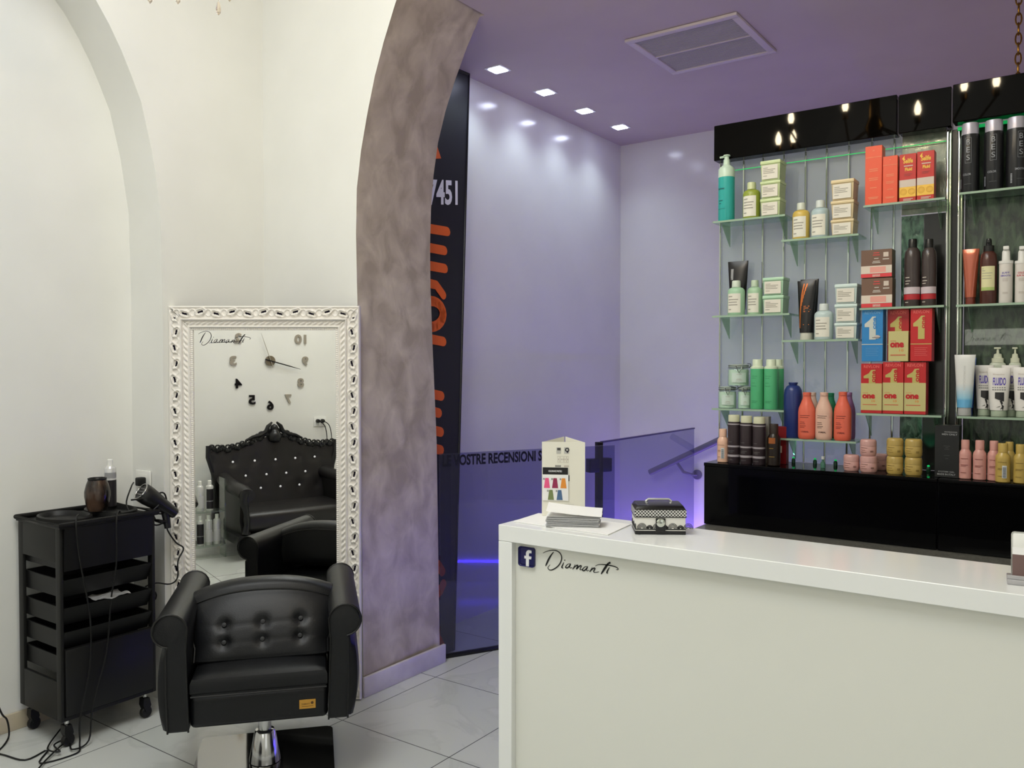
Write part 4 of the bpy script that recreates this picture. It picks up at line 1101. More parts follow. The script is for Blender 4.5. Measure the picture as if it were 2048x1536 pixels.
# --- squeeze tubes
def tube_obj(label, p0, p1, ytop, z, wb, col, cap, capc, Y, grp=None, flip=True, art=None, h_cap=.12, name='squeeze_tube', tilt=0):
    cx, w = span(p0, p1, Y); h = zat((p0+p1)/2, ytop, Y)-z; wb = w*wb
    t = thing(name, label, 'tube', (cx, Y, lift(z)), tilt, grp)
    hc = h*h_cap
    mb = MB(); mb.lathe([(0, 0), (wb*.44, 0), (wb*.46, .002), (wb*.44, hc), (0, hc)], None, 22); mb.build('cap', cap, t)
    rg = []; n = 26
    for k in range(15):
        q_ = k/14; a = (wb+(w-wb)*q_)*.5; b = wb*.46*(1-q_)**.6+.0012
        zz = hc+.0003+(h-hc)*q_
        rg.append([(a*math.copysign(abs(math.cos(u))**(1-.3*q_), math.cos(u)), b*math.sin(u), zz) for u in [2*PI*j/n for j in range(n)]])
    mb = MB(); mb.loft(rg, None, True); b_ = mb.build('tube_body', col, t)
    def fy(x, zz):
        q_ = max(0, min(1, (zz-hc)/(h-hc))); a = (wb+(w-wb)*q_)*.5; b = wb*.46*(1-q_)**.6+.0012
        return -b*math.sqrt(max(0, 1-(x/a)**2))-.0009
    if art: art(t, w, h, fy)
    return t
def art_put(mb, w, h, fy, fn):
    n0 = len(mb.bm.verts); fn(); mb.bm.verts.ensure_lookup_table()
    for v in list(mb.bm.verts)[n0:]: v.co.y += fy(v.co.x, v.co.z)
m_bt = M((22, 21, 22), .3, name='black_tube'); m_bc = M((18, 18, 18), .3); 
def art1(t, w, h, fy):
    mb = MB(); art_put(mb, w, h, fy, lambda: [add_quad(mb, -w*.30, -w*.17, h*(.82-k*.04), h*(.86-k*.04), 0, M((150, 150, 150), .4)) for k in range(5)]); mb.build('print', None, t, auto=False)
tube_obj('black tube with a silver mark standing behind the mint bottle', 1455, 1496, 523, ZS['A2'], .70, m_bt, m_bc, None, 3.135, art=art1)
m_orp = M((196, 108, 48), .35, .3, name='copper_print')
def art2(t, w, h, fy):
    mb = MB()
    def f():
        for k in range(12):
            a, b = k/12, (k+1)/12
            for off in (0, .10):
                if off and k < 6: continue
                xa = -w*.32+off*w*(a-.4)*3; 
                mb.bm.faces.new([mb.bm.verts.new(v) for v in ((xa+(a**3)*w*.18, 0, h*(.2+.75*a)), (xa+w*.07+(a**3)*w*.18, 0, h*(.2+.75*a)), (xa+w*.07+(b**3)*w*.18, 0, h*(.2+.75*b)), (xa+(b**3)*w*.18, 0, h*(.2+.75*b)))])
        for k, (zz, ww) in enumerate(((.56, .3), (.53, .25), (.50, .35), (.47, .3), (.25, .3))): add_quad(mb, -w*.1, -w*.1+w*ww, h*zz, h*(zz+.012), 0, None)
    art_put(mb, w, h, fy, f); mb.build('copper_print', m_orp, t, auto=False)
tube_obj('black tube with copper stripes in front beside the greyish blue bottle', 1594, 1632, 562, ZS['B2'], .72, m_bt, M((206, 204, 190), .4), None, 3.09, art=art2)
tube_obj('black tube half hidden behind the copper striped one', 1600, 1637, 559, ZS['B2'], .72, m_bt, M((206, 204, 190), .4), None, 3.135, art=None)
# --- cartons
def carton(label, p0, p1, ytop, z, depth, col, Y, art=None, grp=None, name='carton', rz=0, ybot=None, side=None):
    cx, w = span(p0, p1, Y)
    if ybot is not None: z = zat((p0+p1)/2, ybot, Y)
    h = zat((p0+p1)/2, ytop, Y)-z
    t = thing(name, label, 'box', (cx, Y, lift(z)), rz, grp)
    mb = MB(); mb.box(-w*.49, w*.49, 0, depth, 0, h-.001, None, .0008, 1); mb.build('box', M(col, .32, name='printed_card'), t)
    if art: mb = MB(); art(mb, w, h); mb.build('print', None, t, auto=False)
    return t
m_coral = M((236, 150, 110), .5)
def art_or(mb, w, h): 
    add_quad(mb, -w*.46, w*.46, h*.80, h*.808, -.0008, m_coral)
    for z, f in ((.60, .5), (.57, .5), (.45, .55), (.42, .5), (.29, .4), (.13, .6), (.11, .5), (.91, .1)): add_quad(mb, -w*f/2, w*f/2, h*z, h*(z+.01), -.0008, m_coral)
carton('tall bright orange carton at the left end of the upper box shelf', 1727, 1761, 292, ZS['C1'], .050, (226, 84, 50), 3.062, art_or)
carton('shorter bright orange carton between the tall orange and the red ones', 1762, 1792, 312, ZS['C1'], .045, (226, 86, 54), 3.055, art_or)
m_yl = M((236, 188, 74), .5); m_wt = M((206, 190, 176), .5); m_rd = M((186, 36, 32), .4)
def art_red(mb, w, h):
    add_quad(mb, -w*.485, w*.485, h*.10, h*.46, -.0006, m_yl); add_quad(mb, -w*.485, w*.485, h*.31, h*.46, -.0009, m_wt)
    add_text(mb, 'Selife', -w*.26, w*.30, h*.80, h*.90, -.0010, m_yl, bold=.03); mb.prism([(-w*.34, h*.90), (-w*.18, h*.97), (-w*.20, h*.86)], -.0012, -.0009, 'y', m_yl)
    lines(mb, -w*.22, w*.30, [(h*.735, 1)], -.0010, m_wt, None, h*.02); add_text(mb, 'Fluid', -w*.16, w*.26, h*.64, h*.71, -.0010, m_yl, bold=.04)
    lines(mb, -w*.2, w*.25, [(h*.57, 1), (h*.54, .8)], -.0010, M((150, 60, 56), .5), None, h*.012)
    for k, x in enumerate((-.24, .24)):
        for rr in (.20, .13, .06):
            n = 16; R_ = w*rr
            mb.lathe([(R_*.85, 0), (R_, 0)], M((206, 150, 40), .5), 18, T=Matrix.Translation((x*w, -.0012, h*.21)) @ Matrix.Rotation(PI/2, 4, 'X'))
    lines(mb, -w*.25, w*.32, [(h*.055, 1), (h*.03, .8)], -.0010, m_wt, None, h*.012)
carton('red and yellow carton on the left of the pair beside the orange cartons', 1795, 1829, 308, ZS['C1'], .040, (190, 40, 34), 3.062, art_red)
carton('red and yellow carton on the right of its pair, nearest the chrome upright', 1830, 1865, 302, ZS['C1'], .040, (190, 40, 34), 3.058, art_red)
# brown landscape cartons
def art_br(mb, w, h):
    add_quad(mb, -w*.488, w*.488, .0012, h*.14, -.0007, M((214, 60, 66), .4)); add_quad(mb, -w*.488, w*.488, h*.145, h*.42, -.0007, M((214, 200, 184), .4)); add_quad(mb, -w*.20, w*.3, h*.18, h*.38, -.0010, M((224, 156, 142), .4))
    add_quad(mb, w*.22, w*.38, h*.72, h*.88, -.0010, m_wt); add_quad(mb, w*.20, w*.40, h*.62, h*.66, -.0010, m_lg)
    for z, f in ((.86, .18), (.78, .22), (.66, .14), (.56, .22), (.51, .26)): add_quad(mb, -w*f/2, w*f/2, h*z, h*(z+.03), -.0010, M((206, 70, 66), .4) if z in (.78, .86) else m_lg)
    add_text(mb, 'sensus', -w*.12, w*.12, h*.03, h*.11, -.0010, m_wt, bold=.02)
carton('brown white and red carton lying under its twin on the middle box shelf', 1721, 1784, 556, ZS['C2'], .058, (112, 84, 68), 3.055, art_br)
carton('brown white and red carton on top of its twin on the middle box shelf', 1720, 1783, 499, None, .058, (112, 84, 68), 3.055, art_br, ybot=555.4)
# one-in-ten cartons
m_gold = M((186, 172, 100), .35, .25, name='gold_print'); m_cream = M((194, 184, 124), .35, .15, name='pale_gold_card'); m_red = M((186, 30, 34), .35, name='red_card')
ONE = [(.0, .42), (.0, .55), (.20, .60), (.38, .80), (.62, .86), (.62, .0), (.36, .0), (.36, .42)]
def one_art(base, dig, lower, mode):
    def f(mb, w, h):
        add_text(mb, 'REVLON', -w*.36, w*.36, h*.905, h*.965, -.0009, M((222, 96, 90), .5) if mode != 'blue' else M((96, 150, 196), .5), bold=.03)
        if mode == 'half':
            add_quad(mb, -w*.488, w*.488, h*.06, h*.60, -.0007, m_cream)
            add_text(mb, 'one', -w*.42, w*.18, h*.29, h*.38, -.0012, m_red, bold=.06); add_text(mb, 'uniq', -w*.40, -w*.16, h*.395, h*.42, -.0012, M((206, 120, 80), .5)); add_text(mb, '10', w*.02, w*.18, h*.225, h*.265, -.0012, M((216, 130, 60), .5), bold=.02)
            add_quad(mb, -w*.40, w*.26, h*.165, h*.178, -.0012, M((196, 74, 54), .5))
            P = [(-w*.34+u*w*.62, h*(.60+.33*(v/.86))) for u, v in ONE]; P[0] = (P[0][0], h*.72); 
            P = [(-w*.36, h*.70), (-w*.36, h*.745), (-w*.12, h*.80), (-.02*w, h*.865), (w*.18, h*.87), (w*.18, h*.60), (-w*.12, h*.60), (-w*.12, h*.70)]
            mb.prism(P, -.0011, -.0007, 'y', m_gold); add_text(mb, 'one', w*.04, w*.19, h*.62, h*.85, -.0014, m_red, bold=.03, turn=1)
        else:
            P = [(-w*.36, h*.66), (-w*.36, h*.72), (-w*.12, h*.80), (-.0*w, h*.86), (w*.16, h*.86), (w*.16, h*.42), (-w*.14, h*.42), (-w*.14, h*.66)]
            mb.prism(P, -.0011, -.0007, 'y', dig); add_text(mb, 'one', w*.04, w*.18, h*.62, h*.84, -.0014, base, bold=.03, turn=1)
            add_quad(mb, -w*.488, w*.488, h*.32, h*.335, -.0009, dig)
            lines(mb, -w*.30, w*.36, [(h*(.25-.035*k), .9-.1*(k % 2)) for k in range(5)], -.0009, lower, None, h*.008)
            if mode == 'blue':
                mb.lathe([(0, 0), (.010, 0)], M((190, 182, 176), .5), 16, sy=.6, T=Matrix.Translation((w*.22, -.0016, h*.47)) @ Matrix.Rotation(PI/2, 4, 'X'))
                mb.box(w*.0, w*.38, -.0018, -.0012, h*.452, h*.462, M((60, 50, 50), .5))
    return f
for k, (a, b, lab) in enumerate(((1722, 1765, 'red and gold carton at the left of the lower row of three'), (1765.5, 1808, 'red and gold carton in the middle of the lower row of three'), (1808.5, 1853, 'red and gold carton at the right of the lower row of three'))):
    carton(lab, a, b, (727, 724, 724)[k], ZS['C3'], .05, (186, 30, 34), 3.048+.004*k, one_art(m_red, m_gold, None, 'half'), 'red and gold cartons in the lower row')
zrow = zat(1790, 723, 3.05)
carton('blue carton with a big white numeral one on top of the lower row', 1723, 1766, 619, zrow, .05, (44, 128, 190), 3.05, one_art(M((44, 128, 190), .35), M((196, 200, 192), .4), M((90, 150, 200), .5), 'blue'))
carton('red carton with a gold numeral, half covered by the small pale gold carton', 1774, 1818, 619, zrow, .045, (176, 28, 34), 3.085, one_art(m_red, m_gold, m_rd, 'red'))
def art_cr(mb, w, h):
    add_text(mb, 'one', -w*.40, w*.28, h*.45, h*.62, -.0009, m_red, bold=.06); add_text(mb, 'uniq', -w*.38, -w*.12, h*.64, h*.70, -.0009, M((206, 120, 80), .5)); add_text(mb, '10', w*.05, w*.26, h*.32, h*.40, -.0009, M((216, 130, 60), .5)); add_quad(mb, -w*.38, w*.36, h*.19, h*.22, -.0009, M((196, 84, 64), .5))
carton('small pale gold carton reading one in front of a red carton', 1776, 1817, 662, zrow, .032, (194, 184, 124), 3.050, art_cr)
carton('red carton with a gold numeral one at the right end of the upper row', 1820, 1864, 617, zrow, .05, (190, 30, 34), 3.05, one_art(m_red, m_gold, M((220, 100, 96), .5), 'red'))
# --- dark bottles and brown bottles
m_dkb = M((64, 54, 52), .25, name='dark_brown_plastic'); m_kc = M((18, 17, 16), .3, name='black_cap')
for a, b, lab in ((1807, 1840, 'dark brown bottle with a red band, left of its pair'), (1841, 1872, 'dark brown bottle with a red band, right of its pair')):
    Y = 3.085; cx, w = span(a, b, Y); z = ZS['C2']; h = zat((a+b)/2, 479, Y)-z; r = w/2
    t = thing('shampoo_bottle', lab, 'bottle', (cx, Y, lift(z)), 0, 'dark brown bottles beside the brown cartons')
    mb = MB(); mb.lathe([(0, 0), (r*.95, 0), (r, .004), (r, h*.70), (r*.93, h*.81), (r*.60, h*.868), (0, h*.868)], None, 26); mb.build('bottle', m_dkb, t)
    mb = MB(); mb.lathe([(0, h*.8685), (r*.54, h*.8685), (r*.52, h*.99), (r*.48, h), (0, h)], None, 18); mb.build('cap', m_kc, t)
    mb = MB(); add_quad(mb, -r*1.3, r*1.3, h*.10, h*.18, 0, M((176, 40, 46), .4), r=r+.0006); add_quad(mb, -r*1.3, r*1.3, h*.185, h*.285, 0, M((200, 186, 190), .4), r=r+.0006)
    for z_, f in ((.42, .5), (.37, .6), (.33, .45), (.055, .4)): add_quad(mb, -r*.8, -r*.8+r*1.2*f, h*z_, h*(z_+.012), 0, m_lg, r=r+.0008, n=4)
    mb.build('label', None, t, auto=False)
# copper tube
tube_obj('glossy copper coloured tube at the left end of the middle right shelf', 1923, 1957, 499, ZS['D2'], .66, M((168, 84, 58), .18, .35, name='copper_tube', coat=.5), M((116, 52, 40), .3), None, 3.09, h_cap=.13)
# brown spray bottle
Y = 3.075; cx, w = span(1958, 1993, Y); z = ZS['D2']; h = zat(1975, 478, Y)-z; r = w/2
t = thing('spray_bottle', 'dark brown spray bottle with a cream label beside the copper tube', 'bottle', (cx, Y, lift(z)))
mb = MB(); mb.lathe([(0, 0), (r*.95, 0), (r, .004), (r, h*.66), (r*.88, h*.76), (r*.62, h*.80), (0, h*.80)], None, 26); mb.build('bottle', M((76, 40, 32), .25, name='brown_plastic'), t)
mb = MB(); mb.lathe([(0, h*.8005), (r*.64, h*.8005), (r*.62, h*.89), (r*.34, h*.90), (r*.34, h*.97), (r*.25, h), (0, h)], None, 18); mb.box(-.004, .004, -r*.75, 0, h*.93, h*.97); mb.build('spray_head', m_kc, t)
mb = MB(); add_quad(mb, -r*.85, r*.85, h*.20, h*.57, 0, M((214, 208, 160), .45), r=r+.0006); add_quad(mb, -r*.85, r*.85, h*.20, h*.25, 0, M((168, 186, 110), .45), r=r+.0009)
for z_, f in ((.53, .15), (.50, .3), (.46, .9), (.42, .8), (.38, .85)): add_quad(mb, -r*.72, -r*.72+r*1.4*f, h*z_, h*(z_+.008), 0, m_line, r=r+.0011, n=4)
mb.build('label', None, t, auto=False)
# white airless pumps
for a, b, lab, c in ((1996, 2024, 'slim white airless pump bottle with purple print', (110, 96, 176)), (2028, 2056, 'slim white airless pump bottle with red print at the right edge', (196, 60, 80))):
    Y = 3.065; cx, w = span(a, b, Y); z = ZS['D2']; h = zat((a+b)/2, 493, Y)-z; r = w/2
    t = thing('pump_bottle', lab, 'bottle', (cx, Y, lift(z)))
    mb = MB(); mb.lathe([(0, 0), (r*.95, 0), (r, .003), (r, h*.69), (0, h*.69)], None, 24); mb.build('bottle', M((214, 208, 200), .3, name='pearl_plastic'), t)
    mb = MB(); mb.lathe([(0, h*.6905), (r*1.06, h*.6905), (r*1.06, h*.74), (r*.62, h*.745), (r*.58, h*.90), (r*.45, h*.93), (0, h*.93)], M((222, 220, 214), .25), 22); mb.box(-.007, .009, -r*.9, .006, h*.93, h*.995, M((222, 220, 214), .25), .002); mb.build('pump', None, t)
    mb = MB(); add_text(mb, 'JUST' if c[2] > 100 else 'COLOR', -r*.55, r*.65, h*.505, h*.54, 0, M(c, .5), r=r+.0008, bold=.02); add_text(mb, 'SMOOTH' if c[2] > 100 else 'SAVE', -r*.75, r*.8, h*.46, h*.49, 0, M(c, .5), r=r+.0008, bold=.02)
    for z_ in (.42, .40, .38, .18, .16): add_quad(mb, -r*.4, r*.4, h*z_, h*(z_+.008), 0, m_lg, r=r+.0008, n=4)
    mb.build('print', None, t, auto=False)
# black cans
m_kcan = M((24, 24, 27), .28, name='black_can'); m_gp_ = M((150, 152, 158), .4, name='grey_print_ink'); m_scap = M((176, 172, 184), .3, .3, name='silver_cap')
for k, (a, b, yt, lab) in enumerate(((1917, 1955, 249, 'black spray can with a grey cap, leftmost of its row of three'), (1963, 2003, 243, 'black spray can with a grey cap, second in its row of three'), (2007, 2049, 237, 'black spray can with a grey cap, cut by the right edge of the photo'))):
    Y = 3.085; cx, w = span(a, b, Y); z = ZS['D1']; h = zat((a+b)/2, yt, Y)-z; r = w/2
    t = thing('spray_can', lab, 'spray can', (cx, Y, lift(z)), (-.12, .02, .5)[k], 'black spray cans on the top right shelf')
    mb = MB(); mb.lathe([(0, 0), (r*.94, 0), (r, .004), (r, h*.815), (r*.97, h*.835), (0, h*.835)], None, 28); mb.build('can', m_kcan, t)
    mb = MB(); mb.lathe([(0, h*.8355), (r*.90, h*.8355), (r*.90, h*.985), (r*.86, h), (0, h)], None, 26); mb.build('cap', m_scap, t)
    mb = MB()
    for j, ch in enumerate('BES'): add_text(mb, ch, -r*.16, r*.22, h*(.68-.11*j), h*(.755-.11*j), 0, m_gp_, r=r+.0009, bold=-.005)
    for x in (-r*.30, r*.34): add_quad(mb, x, x+.0006, h*.42, h*.78, 0, m_gp_, r=r+.0008, n=1)
    for zz in (.42, .78): add_quad(mb, -r*.30, r*.34, h*zz, h*zz+.0006, 0, m_gp_, r=r+.0008, n=4)
    add_text(mb, ('COLOR', 'COLOR', 'SMOOTH')[k], -r*.55, r*.35, h*.245, h*.275, 0, m_gp_, r=r+.0009); lines(mb, -r*.4, r*.4, [(h*.12, 1)], 0, M((90, 90, 94), .5), r+.0008, .0009)
    for j in range(7): add_quad(mb, -r*1.0, -r*.82, h*(.07+.02*j), h*(.083+.02*j), 0, m_gp_, r=r+.0009, n=2)
    mb.build('print', None, t, auto=False)
# --- clip jars
m_jar = glass_mat('jar_glass', (238, 246, 240), .05); m_cr = M((208, 226, 212), .5, name='pale_cream'); m_wire = M((96, 98, 92), .3, .8, name='steel_wire')
def clipjar(a, b, yt, z, lab, Y=3.085, rz=.4):
    cx, w = span(a, b, Y); h = zat((a+b)/2, yt, Y)-z; r = w/2
    t = thing('clip_jar', lab, 'jar', (cx, Y, lift(z)), rz, 'clip top jars on the lower left shelf')
    mb = MB(); mb.lathe([(0, .001), (r*.9, .001), (r*.93, .005), (r*.93, h*.72), (0, h*.72)], None, 26); mb.build('contents', m_cr, t)
    mb = MB(); mb.lathe([(0, 0), (r*.93, 0), (r, .004), (r, h*.70), (r*.86, h*.78), (r*.9, h*.80), (r*.9, h*.82)], None, 26); mb.build('glass', m_jar, t)
    mb = MB(); mb.lathe([(0, h*.83), (r*.92, h*.83), (r*.95, h*.86), (r*.90, h*.93), (r*.5, h*.97), (0, h*.965)], None, 26); mb.build('lid', M((190, 204, 194), .15, name='glass_lid', trans=.3), t)
    mb = MB(); mb.tube([(r*.95*math.cos(u), r*.95*math.sin(u), h*.80) for u in [2*PI*j/24 for j in range(24)]], .0014, None, 6, closed=True); mb.tube([(r*.97*math.cos(u), r*.97*math.sin(u), h*.90) for u in [2*PI*j/24 for j in range(24)]], .0010, None, 6, closed=True)
    mb.tube([(r*.95, 0, h*.80), (r*1.12, 0, h*.88), (r*1.1, 0, h*.98), (r*.8, 0, h*.99)], .0016, None, 6)
    mb.tube([(-r*.3, -r*.95, h*.90), (-r*.2, -r*1.1, h*.75), (0, -r*1.12, h*.58), (r*.2, -r*1.1, h*.75), (r*.3, -r*.95, h*.90)], .0014, None, 6); mb.build('wire_clip', m_wire, t)
    mb = MB(); add_quad(mb, -r*.7, r*.7, h*.15, h*.58, 0, M((198, 214, 204), .5), r=r+.0006); 
    for z_, f in ((.50, .5), (.30, .4), (.26, .55), (.20, .6)): add_quad(mb, -r*f/2, r*f/2, h*z_, h*(z_+.012), 0, m_line, r=r+.0010, n=4)
    mb.build('label', None, t, auto=False)
clipjar(1438, 1473, 771, ZS['A3'], 'clip top jar of pale cream at the left of the bottom pair')
clipjar(1477, 1503, 771, ZS['A3'], 'clip top jar of pale cream at the right of the bottom pair', 3.085)
zj = zat(1470, 772, 3.09)
clipjar(1457, 1498, 727, zj+.001, 'clip top jar of pale cream resting on the two jars below', 3.09)
# green bottles
for a, b, Y, lab in ((1502, 1528, 3.072, 'tall green bottle, leftmost of the three beside the clip jars'), (1529, 1556, 3.072, 'tall green bottle in the middle of the three beside the clip jars'), (1546, 1568, 3.13, 'tall green bottle standing behind the other two at the right end of the shelf')):
    cx, w = span(a, b, Y); z = ZS['A3']; h = zat((a+b)/2, 719, Y)-z; r = w/2
    t = thing('shampoo_bottle', lab, 'bottle', (cx, Y, lift(z)), 0, 'tall green bottles on the lower left shelf')
    mb = MB(); mb.lathe([(0, 0), (r*.96, 0), (r, .003), (r, h*.81), (0, h*.81)], None, 24); mb.build('bottle', M((84, 178, 124), .3, name='green_liquid'), t)
    mb = MB(); mb.lathe([(0, h*.8102), (r, h*.8102), (r*.97, h*.845), (r*.72, h*.87), (r*.70, h*.875), (r*.70, h*.99), (r*.64, h), (0, h)], None, 22); mb.build('cap', M((206, 216, 190), .35, name='pale_cap'), t)
    mb = MB()
    for z_, f in ((.66, .45), (.62, .35), (.52, .3), (.46, .4), (.16, .5), (.13, .4)): add_quad(mb, -r*.6, -r*.6+r*f*2, h*z_, h*(z_+.006), 0, M((50, 120, 84), .5), r=r+.0008, n=4)
    mb.build('print', None, t, auto=False)
# --- round shouldered bottles of the lowest shelf
def neck(label, a, b, yt, z, Y, col, txt=True, grp=None, capc=None, tc=(120, 40, 34), name='shampoo_bottle', kinds=0, zz=None, seal=False):
    cx, w = span(a, b, Y); h = zat((a+b)/2, yt, Y)-z; r = w/2
    t = thing(name, label, 'bottle', (cx, Y, lift(z)), 0, grp)
    if kinds == 0: pr = [(0, 0), (r*.86, 0), (r*.98, h*.03), (r, h*.10), (r, h*.56), (r*.94, h*.66), (r*.72, h*.76), (r*.50, h*.86), (r*.45, h*.93), (0, h*.93)]
    elif kinds == 2: pr = [(0, 0), (r*.9, 0), (r, h*.03), (r, h*.78), (r*.93, h*.86), (r*.72, h*.925), (r*.5, h*.95), (0, h*.95)]
    else: pr = [(0, 0), (r*.86, 0), (r*.98, h*.02), (r*.98, h*.50), (r, h*.60), (r*.94, h*.68), (r*.66, h*.75), (r*.62, h*.77), (0, h*.77)]
    mb = MB(); mb.lathe(pr, None, 28, sy=.8 if kinds == 0 else 1); mb.build('bottle', M(col, .28, name='coloured_plastic'), t)
    mb = MB()
    if kinds == 2: mb.lathe([(0, h*.9505), (r*.42, h*.9505), (r*.5, h*.985), (r*.5, h), (0, h)], None, 22)
    elif kinds == 0: mb.lathe([(0, h*.9305), (r*.47, h*.9305), (r*.48, h*.99), (r*.42, h), (0, h)], None, 22)
    else: mb.lathe([(0, h*.7705), (r*.66, h*.7705), (r*.66, h*.98), (r*.6, h), (0, h)], None, 22)
    mb.build('cap', M(capc or col, .3, name='coloured_cap'), t)
    if txt:
        mb = MB(); S_ = Matrix.Diagonal((1, .8 if kinds == 0 else 1, 1, 1)); ink = M(tc, .5, name='ink')
        L1 = ((.50, .8, -.5), (.46, .7, -.5), (.36, .4, -.5), (.325, .45, -.5), (.28, .5, -.5), (.25, .4, -.5)) if kinds == 0 else ((.52, .8, -.5), (.36, .8, -.5), (.33, .6, -.5), (.16, .6, -.5))
        for z_, f, x in L1: add_quad(mb, r*x*1.3, r*x*1.3+r*1.5*f, h*z_, h*(z_+.010), 0, ink, r=r+.0007, n=6, T=S_)
        if kinds == 0: add_text(mb, "L'OREAL", -r*.45, r*.45, h*.145, h*.18, 0, ink, r=r+.0009, bold=.04, T=S_)
        mb.build('print', None, t, auto=False)
    if seal:
        mb = MB(); add_quad(mb, r*.0, r*.62, h*.12, h*.44, 0, M((206, 208, 206), .5), r=r+.001, n=4)
        for j in range(9): add_quad(mb, r*.1, r*.52, h*(.14+.03*j), h*(.155+.03*j), 0, M((60, 70, 90), .5), r=r+.0015, n=4)
        mb.build('barcode_label', None, t, auto=False)
    return t
zB = ZS['B3']
t = neck('dark blue rounded bottle at the left end of the coral bottle shelf', 1569, 1605, 765, zB, 3.09, (40, 54, 112), False, kinds=2)
neck('coral bottle on the left, beside the dark blue bottle', 1597.5, 1632, 785, zB, 3.058, (222, 104, 80), grp=None)
neck('pale pink bottle between the two coral bottles', 1632, 1666, 785, zB, 3.058, (216, 176, 156), tc=(80, 50, 46))
neck('coral bottle on the right, in front of the purple bottle', 1669, 1704, 784, zB, 3.058, (222, 102, 78))
neck('beige bottle behind the left coral bottle', 1613, 1640, 785, zB, 3.128, (206, 176, 160), False)
neck('dark green bottle behind the pale pink bottle', 1650, 1676, 786, zB, 3.128, (20, 112, 76), False)
neck('purple grey bottle behind the right coral bottle', 1686, 1712, 785, zB, 3.128, (128, 92, 134), False)
# --- right lower shelf: tubes
m_wtube = noise_mat('white_blue_tube', (212, 214, 212), (216, 218, 216), 3, .25)
def grad_tube():
    m = bpy.data.materials.new('white_to_blue_print'); m.use_nodes = True; nt, N, L, b = nodes(m)
    tc = N.new('ShaderNodeTexCoord'); sp = N.new('ShaderNodeSeparateXYZ'); L.new(tc.outputs['Object'], sp.inputs[0])
    mr = N.new('ShaderNodeMapRange'); mr.inputs[1].default_value = 0; mr.inputs[2].default_value = .19; L.new(sp.outputs[2], mr.inputs[0])
    r = N.new('ShaderNodeValToRGB'); e = r.color_ramp.elements; e[0].position = .26; e[1].position = .55
    e[0].color = (*[lin(c) for c in (96, 166, 206)], 1); e[1].color = (*[lin(c) for c in (214, 214, 210)], 1); k = e.new(.30); k.color = (*[lin(c) for c in (140, 190, 212)], 1)
    L.new(mr.outputs[0], r.inputs[0]); L.new(r.outputs[0], b.inputs['Base Color']); b.inputs['Roughness'].default_value = .25
    return m
def art_bl(t, w, h, fy):
    mb = MB(); art_put(mb, w, h, fy, lambda: add_text(mb, 'MOROCCAN', -w*.04, w*.06, h*.42, h*.82, 0, M((196, 196, 192), .4), turn=-1)); mb.build('print', None, t, auto=False)
tube_obj('white tube fading to blue at its base, left end of the lower right shelf', 1909, 1952, 710, ZS['D3'], .70, grad_tube(), M((176, 176, 174), .4), None, 3.085, art=art_bl, h_cap=.13)
tube_obj('deep blue tube standing behind the white and blue one', 1918, 1953, 716, ZS['D3'], .7, M((40, 84, 176), .3), M((40, 70, 160), .3), None, 3.135)
def art_fl(t, w, h, fy):
    mb = MB(); pu = M((84, 66, 168), .45, name='purple_ink'); dkk = M((28, 26, 28), .45)
    def f():
        add_text(mb, 'FLUIDO', -w*.24, w*.30, h*.64, h*.80, 0, pu, bold=.03)
        add_text(mb, 'Biopoint', -w*.24, w*.24, h*.845, h*.88, 0, m_lg)
        for k in range(6): add_quad(mb, -w*.26+k*w*.098, -w*.26+k*w*.098+w*.06, h*.585, h*.605, 0, m_grey); add_quad(mb, -w*.26+k*w*.098, -w*.26+k*w*.098+w*.075, h*.54, h*.56, 0, m_grey)
        for k in range(8):
            xa = -w*.14+k*w*.0475; add_quad(mb, xa, xa+w*.0477, h*(.37-.008*k), h*.50, -.0004, dkk)
        mb.prism([(w*.06, h*.33), (w*.16, h*.33), (w*.20, h*.27), (w*.14, h*.24)], -.0006, -.0002, 'y', dkk)
        mb.prism([(w*.14, h*.26), (w*.24, h*.22), (w*.20, h*.12), (w*.17, h*.17), (w*.08, h*.15), (w*.16, h*.20)], -.0008, -.0004, 'y', dkk); mb.prism([(-w*.08, h*.19), (w*.08, h*.22), (w*.08, h*.205)], -.0004, 0, 'y', dkk)
    art_put(mb, w, h, fy, f); mb.build('print', None, t, auto=False)
m_ft = M((218, 214, 208), .35, name='pearl_white_tube'); m_fc = M((168, 180, 158), .3, name='clear_grey_cap')
for a, b, yt, Y, lab in ((1950, 1989, 731, 3.125, 'white tube with purple lettering standing behind at the left'), (1975, 2023, 736, 3.085, 'white tube with purple lettering in front, beside the white and blue tube'), (2003, 2040, 731, 3.125, 'white tube with purple lettering mostly hidden between the two front ones'), (2026, 2072, 735, 3.085, 'white tube with purple lettering in front, cut by the right edge')):
    tube_obj(lab, a, b, yt, ZS['D3'], .74, m_ft, m_fc, None, Y, 'white tubes with purple lettering', art=art_fl, h_cap=.13)
